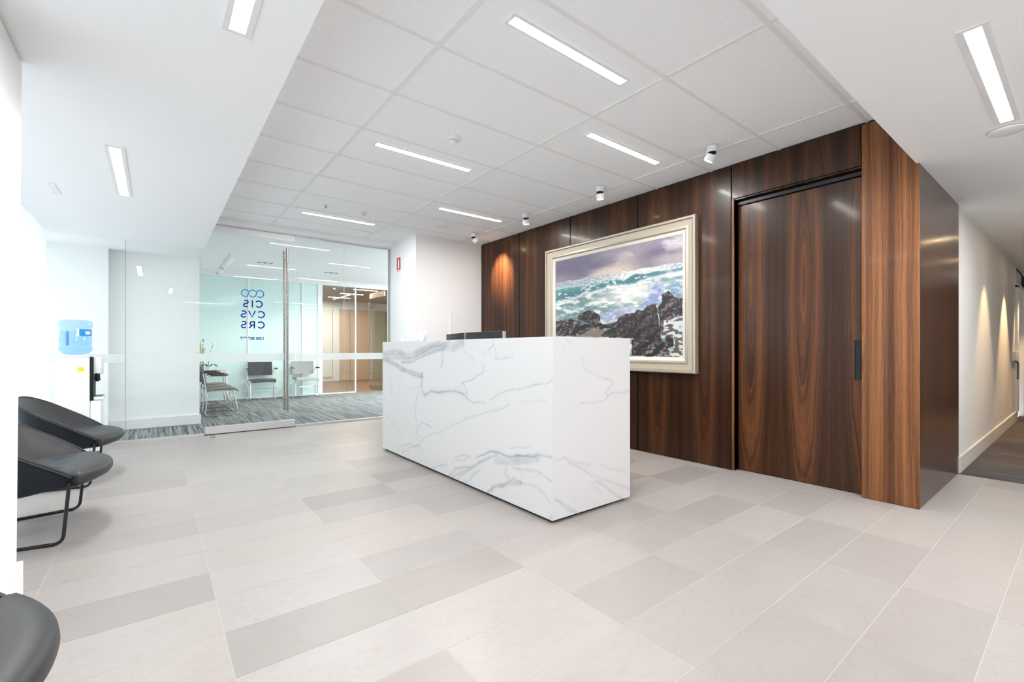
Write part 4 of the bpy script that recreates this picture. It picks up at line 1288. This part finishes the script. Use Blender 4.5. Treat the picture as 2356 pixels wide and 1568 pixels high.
# ------------------------------------------------------------------ lounge chairs
def lounge_chair():
    root = thing('lounge_chair', '', 'lounge chair', group='charcoal lounge chairs by the windows')
    n = 29
    # plan of the rim from the right front corner round the back to the left front corner, local +x is forwards
    rim, foot, crease = [], [], []
    for k in range(n):
        t = -1 + 2 * k / (n - 1)
        a = abs(t)
        ang = t * R(118)
        ex = .225 * math.copysign(abs(math.cos(ang)) ** .75, -math.cos(ang))
        x = -.060 + (ex if ex < 0 else ex * 2.05)
        y = .40 * math.copysign(abs(math.sin(ang)) ** .72, t)
        if a > .76:
            y = math.copysign(.405 - .035 * ((a - .76) / .24) ** 2, t)
            x = -.075 + .29 * (a - .60) / .40 * 1.0
        x = min(x, .215)
        rise = np.clip((.215 - x) / .575, 0, 1)
        z = .378 + .372 * rise ** .92
        rim.append(Vector((x, y * (1 + .02 * rise), z)))
        foot.append(Vector((x * .86 + .030, y * .93, .325 - .055 * rise)))
        crease.append(Vector((x * .62 + .075, y * (.52 + .42 * a ** 6), .350 - .012 * rise)))
    # outer shell
    bm = bmesh.new()
    mid = [(r + f) / 2 + Vector((0, 0, -.01)) for r, f in zip(rim, foot)]
    loft(bm, [rim, mid, foot], closed=False)
    under = [f * .0 + Vector((f.x * .55 + .05, f.y * .5, f.z - .035)) for f in foot]
    loft(bm, [foot, under], closed=False)
    bmesh.ops.remove_doubles(bm, verts=bm.verts[:], dist=.0005)
    obj('shell', bm, 'shell', root, 50)
    # inner upholstery, rolled over the rim
    bm = bmesh.new()
    rows = []
    for s in range(8):
        q = s / 7
        row = []
        for r, c in zip(rim, crease):
            inn = (c - r)
            p = r + inn * (q ** .85)
            bulge = math.sin(q * math.pi) * .020
            row.append(p + Vector((0, 0, bulge + (.012 if s == 0 else 0))))
        rows.append(row)
    lip = [r + Vector((-.012 if r.x < -.2 else 0, math.copysign(.010, r.y), -.008)) for r in rim]
    loft(bm, [lip] + rows, closed=False)
    obj('back_cushion', bm, 'leather', root, 60)
    b2 = bmesh.new()
    tube(b2, [r + Vector((0, 0, .004)) for r in rim], .0085, 8)
    obj('piping', b2, 'leather', root)
    # seat pad with a rounded front lip
    outline = []
    m = 21
    for k in range(m):
        t = -1 + 2 * k / (m - 1)
        y = .385 * t
        x = .372 - .125 * abs(t) ** 2.1
        outline.append((x, y))
    back = [(c.x - .02, c.y * 1.03) for c in crease[::-1]][2:-2]
    plan = outline + back
    cx_, cy_ = .06, 0.0
    rings = []
    for sc, z in ((.55, .318), (.90, .322), (.965, .334), (.992, .350), (1.0, .368), (.990, .388), (.965, .401), (.90, .411), (.78, .416), (.55, .418), (.25, .416)):
        ring = []
        for j, (x, y) in enumerate(plan):
            fr = 1.0 if j < m else .0
            drop = -.014 * max(0, (x - .10) / .27) * (1 if z > .35 else .4) - .006 * abs(y / .37) ** 2 * fr
            ring.append((cx_ + (x - cx_) * sc, y * sc, z + drop - (.030 if j >= m else 0) * (sc > .7)))
        rings.append(ring)
    bm = bmesh.new()
    loft(bm, rings)
    obj('seat_cushion', bm, 'leather', root, 60)
    # sled frames
    for s in (-1, 1):
        b = bmesh.new()
        tube(b, round_path([(.205, .366 * s, .345), (.178, .362 * s, .0095), (-.28, .285 * s, .0095), (-.24, .26 * s, .31)], .045), .0092, 10)
        leg = obj('leg', b, 'blackmetal', root)
        for x in (.125, -.2):
            f = (x + .28) / .458
            yy = s * (.285 + (.362 - .285) * f)
            obj('glide', rbox(x - .022, x + .022, yy - .011, yy + .011, 0, .006, .001, 1), 'black', leg)
    return root


lc = lounge_chair()
lc.location = (-.590, 3.94, 0)
lc['label'] = 'charcoal leather lounge chair nearer the camera of the two behind the white pier'
copy_tree(lc, (-.590, 5.30, 0), 0, 'charcoal leather lounge chair behind the pier, nearest the water cooler')
copy_tree(lc, (-.562, 1.575, 0), 0, 'charcoal leather lounge chair cut by the bottom left corner of the picture')

# ------------------------------------------------------------------ water cooler
wc = thing('water_cooler', 'white water cooler with a black tap recess beside the curtain', 'water cooler', (-.65, 6.71, 0))
wpart('body', rbox(-.806, -.548, 6.55, 6.87, .008, 1.018, .012, 3), 'whitep', wc)
wpart('front_lower', rbox(-.547, -.462, 6.552, 6.868, .008, .555, .012, 3), 'whitep', wc)
wpart('tap_recess', boxes((-.548, -.528, 6.551, 6.869, .556, 1.016)), 'blackp', wc, 0)
wpart('side_cheek', rbox(-.548, -.520, 6.549, 6.575, .556, 1.018, .003, 1), 'blackp', wc)
wpart('front_upper', rbox(-.528, -.460, 6.575, 6.868, .840, 1.018, .012, 2), 'whitep', wc)
wpart('drip_tray', rbox(-.528, -.440, 6.556, 6.864, .560, .592, .008, 2), 'whitep', wc)
wpart('drip_grille', boxes((-.52, -.452, 6.58, 6.84, .5925, .596)), 'gasket', wc, 0)
for y in (6.64, 6.78):
    b = bmesh.new()
    tube(b, [(-.50, y, .845), (-.50, y, .80), (-.495, y, .755)], .016, 10)
    tap = wpart('tap', b, 'blackp', wc)
    obj('lever', rbox(-.535, -.455, y - .012, y + .012, .832, .842, .003, 1), 'whitep', tap)
wpart('backsplash_rib', boxes((-.526, -.520, 6.60, 6.61, .60, .78), (-.526, -.515, 6.70, 6.72, .60, .80)), 'gasket', wc, 0)
wpart('sticker', boxes((-.642, -.596, 6.5482, 6.5494, .868, .912)), 'yellow', wc, 0, 'yellow sticker')
b = bmesh.new()
lathe(b, [(.125, 0), (.135, .004), (.135, .016), (.120, .026)], 28, (-.675, 6.71, 1.018))
wpart('bottle_seat', b, 'whitep', wc)
wb_ = thing('water_bottle', 'upturned blue ribbed water bottle on the cooler', 'water bottle', (-.675, 6.71, 1.044))
b = bmesh.new()
lathe(b, [(.060, 0), (.100, .008), (.128, .030), (.140, .052), (.141, .075), (.131, .084), (.131, .126), (.139, .136), (.139, .158), (.131, .168), (.131, .290), (.141, .300), (.141, .338), (.132, .358), (.112, .367), (.004, .369)], 36)
obj('body', b, 'bottle', wb_, 60)
b = bmesh.new()
lathe(b, [(.05, .004), (.096, .012), (.122, .034), (.127, .055), (.127, .25), (.004, .2502)], 36)
obj('water', b, glass('blue_water', (.86, .94, .99), 1.1, .5), wb_, 60)
b = bmesh.new()
tube(b, round_path([(-.050, -.120, .105), (-.050, -.135, .125), (-.050, -.135, .215), (-.050, -.120, .24)], .02), .012, 8)
obj('handle', b, plain('deep_blue_plastic', (.10, .30, .62), .3), wb_)
lb = bmesh.new()
pts = [(.1330 * math.cos(a), .1330 * math.sin(a)) for a in np.linspace(R(-72), R(-12), 12)]
for z0, z1 in ((.196, .268),):
    lo = [lb.verts.new((x, y, z0)) for x, y in pts]
    hi = [lb.verts.new((x, y, z1)) for x, y in pts]
    for k in range(11):
        lb.faces.new((lo[k], lo[k + 1], hi[k + 1], hi[k]))
lab = obj('paper_label', lb, 'cyan_print', wb_, 60, label='bright blue paper label with white script')
lb = bmesh.new()
for a0, a1, z0, z1 in ((-52, -28, .236, .246), (-48, -24, .2225, .2365), (-50, -30, .213, .223)):
    ps = [(.1338 * math.cos(a), .1338 * math.sin(a)) for a in np.linspace(R(a0), R(a1), 5)]
    lo = [lb.verts.new((x, y, z0)) for x, y in ps]
    hi = [lb.verts.new((x, y, z1)) for x, y in ps]
    for k in range(4):
        lb.faces.new((lo[k], lo[k + 1], hi[k + 1], hi[k]))
obj('print', lb, 'white_print', lab, 60)
lb = bmesh.new()
ps = [(.1331 * math.cos(a), .1331 * math.sin(a)) for a in np.linspace(R(-80), R(-72.2), 5)]
lo = [lb.verts.new((x, y, .196)) for x, y in ps]
hi = [lb.verts.new((x, y, .268)) for x, y in ps]
for k in range(4):
    lb.faces.new((lo[k], lo[k + 1], hi[k + 1], hi[k]))
obj('white_panel', lb, 'white_print', lab, 60)


# ------------------------------------------------------------------ waiting room furniture
def visitor_chair(fabric, label):
    """stacking chair with chrome sled frame, faces -y"""
    root = thing('visitor_chair', label, 'chair', group='waiting room chairs')
    def curved(w, pts, th, name, bow):
        bm = bmesh.new()
        rings = []
        for (y, z), (dy, dz) in pts:
            ring = []
            for k in range(9):
                t = -1 + 2 * k / 8
                ring.append((w / 2 * t, y + bow * (1 - t * t) * dy, z + bow * (1 - t * t) * dz))
            for k in range(8, -1, -1):
                t = -1 + 2 * k / 8
                ring.append((w / 2 * t, y + bow * (1 - t * t) * dy + th * dy, z + bow * (1 - t * t) * dz + th * dz))
            rings.append(ring)
        loft(bm, rings)
        bmesh.ops.bevel(bm, geom=[e for e in bm.edges if len(e.link_faces) == 2 and e.calc_face_angle() > 1.0], offset=th * .4, segments=2, affect='EDGES')
        return obj(name, bm, fabric, root, 60)
    curved(.47, [((-.235, .405), (0, -1)), ((-.20, .437), (0, -1)), ((-.10, .452), (0, -1)), ((.05, .445), (0, -1)), ((.20, .430), (0, -1))], .028, 'seat', -.012)
    curved(.47, [((.205, .520), (1, 0)), ((.222, .60), (1, 0)), ((.245, .72), (1, 0)), ((.255, .800), (1, 0)), ((.256, .815), (1, 0))], .024, 'backrest', .03)
    for s in (-1, 1):
        b = bmesh.new()
        x = .262 * s
        tube(b, round_path([(x * .98, .262, .70), (x, .225, .46), (x, .20, .30), (x, .235, .0085), (x, -.235, .0085), (x * .94, -.16, .415), (x * .94, .18, .415)], .05), .0085, 8)
        obj('leg', b, 'chrome', root)
        b = bmesh.new()
        tube(b, round_path([(x * .99, .232, .60), (x * 1.04, .215, .655), (x * 1.04, -.06, .655)], .03), .0075, 8)
        arm = obj('arm_bar', b, 'chrome', root)
        bb = rbox(x * 1.04 - .024, x * 1.04 + .024, -.085, .165, .662, .684, .010, 3)
        obj('arm_pad', bb, 'blackp', arm)
    b = bmesh.new()
    tube(b, [(-.246, -.195, .25), (.246, -.195, .25)], .006, 8)
    obj('stretcher', b, 'chrome', root)
    return root


vc = visitor_chair('fab_dark', 'dark grey visitor chair facing out from the turquoise wall left of the door handle')
vc.location = (1.835, 11.20, .004)
vl = visitor_chair('fab_light', 'light grey visitor chair facing out from the turquoise wall right of the door handle')
vl.location = (2.72, 11.20, .004)
vt = visitor_chair('fab_taupe', 'dark visitor chair in side view nearest the glass in the row of three')
vt.location, vt.rotation_euler = (.865, 9.13, .004), (0, 0, R(90))
copy_tree(vt, (.865, 9.74, .004), R(90), 'dark visitor chair in side view in the middle of the row of three')
copy_tree(vt, (.865, 10.35, .004), R(90), 'dark visitor chair in side view nearest the white table')

tb = thing('side_table', 'low white side table with magazines in the corner of the waiting room', 'table', (.90, 11.06, .004))
wpart('table_top', rbox(.62, 1.18, 10.80, 11.33, .628, .652, .004, 2), 'whitep', tb)
for x, y in ((.68, 10.86), (1.12, 10.86), (.68, 11.27), (1.12, 11.27)):
    b = bmesh.new()
    tube(b, [(x, y, .628), (x + (.03 if x > .9 else -.03), y, .006)], .02, 10, radii=[.026, .016])
    wpart('leg', b, 'whitep', tb)
for k, (x, y, a, z) in enumerate(((1.03, 10.98, 12, .654), (1.05, 11.02, -18, .662), (1.03, 11.05, 30, .670))):
    o = tag(obj('magazine', rbox(-.105, .105, -.145, .145, 0, .007, .001, 1), 'paper', None, 0, (x, y, z)), '%s magazine of the small pile on the white side table' % ('lowest', 'middle', 'topmost')[k], 'magazine', 'magazines on the side table')
    o.rotation_euler = (0, 0, R(a))
    obj('cover_print', boxes((-.095, .03, -.13, .02, .0071, .0076)), plain('magazine_print_%d' % k, ((.45, .28, .30), (.25, .30, .42), (.60, .58, .55))[k], .35), o, 0)
bv = thing('bamboo_vase', 'tall clear vase of cut bamboo canes on the side table', 'vase', (.735, 11.22, .652))
b = bmesh.new()
lathe(b, [(.050, 0), (.055, .01), (.055, .30), (.050, .30), (.050, .015), (.004, .012)], 20)
obj('vase', b, 'glass_far', bv)
for k in range(6):
    a = k * 2.1
    b = bmesh.new()
    x, y, h = .026 * math.cos(a), .026 * math.sin(a), .66 - .03 * (k % 3)
    tube(b, [(x, y, .018), (x, y, h * .45), (x, y, h * .46), (x, y, h)], .012, 8, radii=[.012, .012, .0135, .012])
    obj('cane', b, 'cane' if k % 2 else 'leaf', bv)
oc = thing('orchid', 'white orchid spray in a white pot on the side table', 'plant', (.83, 10.90, .652))
b = bmesh.new()
lathe(b, [(.040, 0), (.055, .09), (.058, .10), (.050, .10), (.004, .085)], 20)
obj('pot', b, 'whitep', oc)
ro = random.Random(5)
for s in range(2):
    path = [(0, 0, .09), (-.01 + .02 * s, .01, .25), (-.05 + .09 * s, .01, .42), (-.10 + .19 * s, .0, .56), (-.14 + .22 * s, -.01, .63 - .02 * s)]
    b = bmesh.new()
    tube(b, path, .004, 6)
    obj('stem', b, 'stem', oc)
    for k in range(8):
        q = .45 + .55 * k / 7
        i = min(int(q * 4), 3)
        p0, p1 = Vector(path[i]), Vector(path[i + 1])
        p = p0.lerp(p1, q * 4 - i) + Vector((ro.uniform(-.02, .02), ro.uniform(-.03, .01), ro.uniform(-.02, .02)))
        b = bmesh.new()
        for e in range(5):
            an = e * 2 * math.pi / 5 + k
            dx, dz = math.cos(an), math.sin(an)
            vsx = [p + Vector((dx * r_ - dz * w_, -.006 + .008 * (r_ > .02), dz * r_ + dx * w_)) for r_, w_ in ((.003, 0), (.018, .011), (.032, 0), (.018, -.011))]
            fr_ = [b.verts.new(v) for v in vsx]
            bk_ = [b.verts.new(v + Vector((0, .002, 0))) for v in vsx]
            b.faces.new(fr_)
            b.faces.new(bk_[::-1])
            for j in range(4):
                b.faces.new((fr_[j], bk_[j], bk_[(j + 1) % 4], fr_[(j + 1) % 4]))
        obj('blossom', b, 'petal', oc)
for k in range(4):
    a = k * 1.7 + .4
    b = bmesh.new()
    L = [Vector((math.cos(a) * r_, math.sin(a) * r_, .10 + h_)) for r_, h_ in ((.02, 0), (.08, .05), (.14, .04), (.19, -.01))]
    sd = Vector((-math.sin(a), math.cos(a), 0))
    rows = []
    for p, w_ in zip(L, (.012, .028, .024, .003)):
        rows.append([p + sd * w_, p + Vector((0, 0, .003)), p - sd * w_, p - Vector((0, 0, .003))])
    loft(b, rows)
    obj('leaf', b, 'stem', oc)

for i, y in enumerate((9.35, 10.03)):
    t = thing('track_spotlight', 'white cylinder spotlight on the waiting room ceiling, %s' % ('nearer one', 'farther one')[i], 'spotlight', (1.03, y, 2.785), group='waiting room cylinder spotlights')
    b = bmesh.new()
    lathe(b, [(.032, 0), (.034, -.006), (.034, -.085), (.030, -.09)], 18)
    obj('mount', b, 'whitep', t)
    d = Vector((-.55, 0, -.83)).normalized()
    q = d.to_track_quat('Z', 'Y').to_matrix().to_4x4()
    b = bmesh.new()
    lathe(b, [(.046, -.05), (.050, -.045), (.050, .21), (.046, .215), (.040, .205)], 20, (-.01, 0, -.10), q)
    head = obj('head', b, 'whitep', t)
    b = bmesh.new()
    lathe(b, [(.041, .206), (.041, .212)], 18, (-.01, 0, -.10), q)
    obj('lens', b, 'framedark', head)
for i, (x, y) in enumerate(((1.68, 9.97), (3.05, 10.38), (4.4, 9.4), (3.6, 8.2))):
    t = thing('twin_downlight', 'recessed twin lamp in the waiting room ceiling, %s' % ('left of the tall door handle', 'right of the tall door handle', 'deeper to the right', 'above the fixed glass')[i], 'downlight', (x, y, 2.785), group='waiting room twin lamps')
    obj('trim_plate', boxes((-.13, .13, -.06, .06, -.004, 0)), 'gasket', t, 0)
    for s in (-1, 1):
        b = bmesh.new()
        lathe(b, [(.045, -.0045), (.045, -.010), (.035, -.012)], 20, (.062 * s, 0, 0))
        obj('lamp', b, 'trimw', t)
    light('SPOT', 'twin_lamp', (x, y, 2.76), (50, 50, 60, 60)[i], (1.0, .95, .88), t, (x + (.0, -.25, .3, 0)[i], y + (.6, .5, .8, .6)[i], 0), spot_size=R(110), spot_blend=.6, shadow_soft_size=.05)
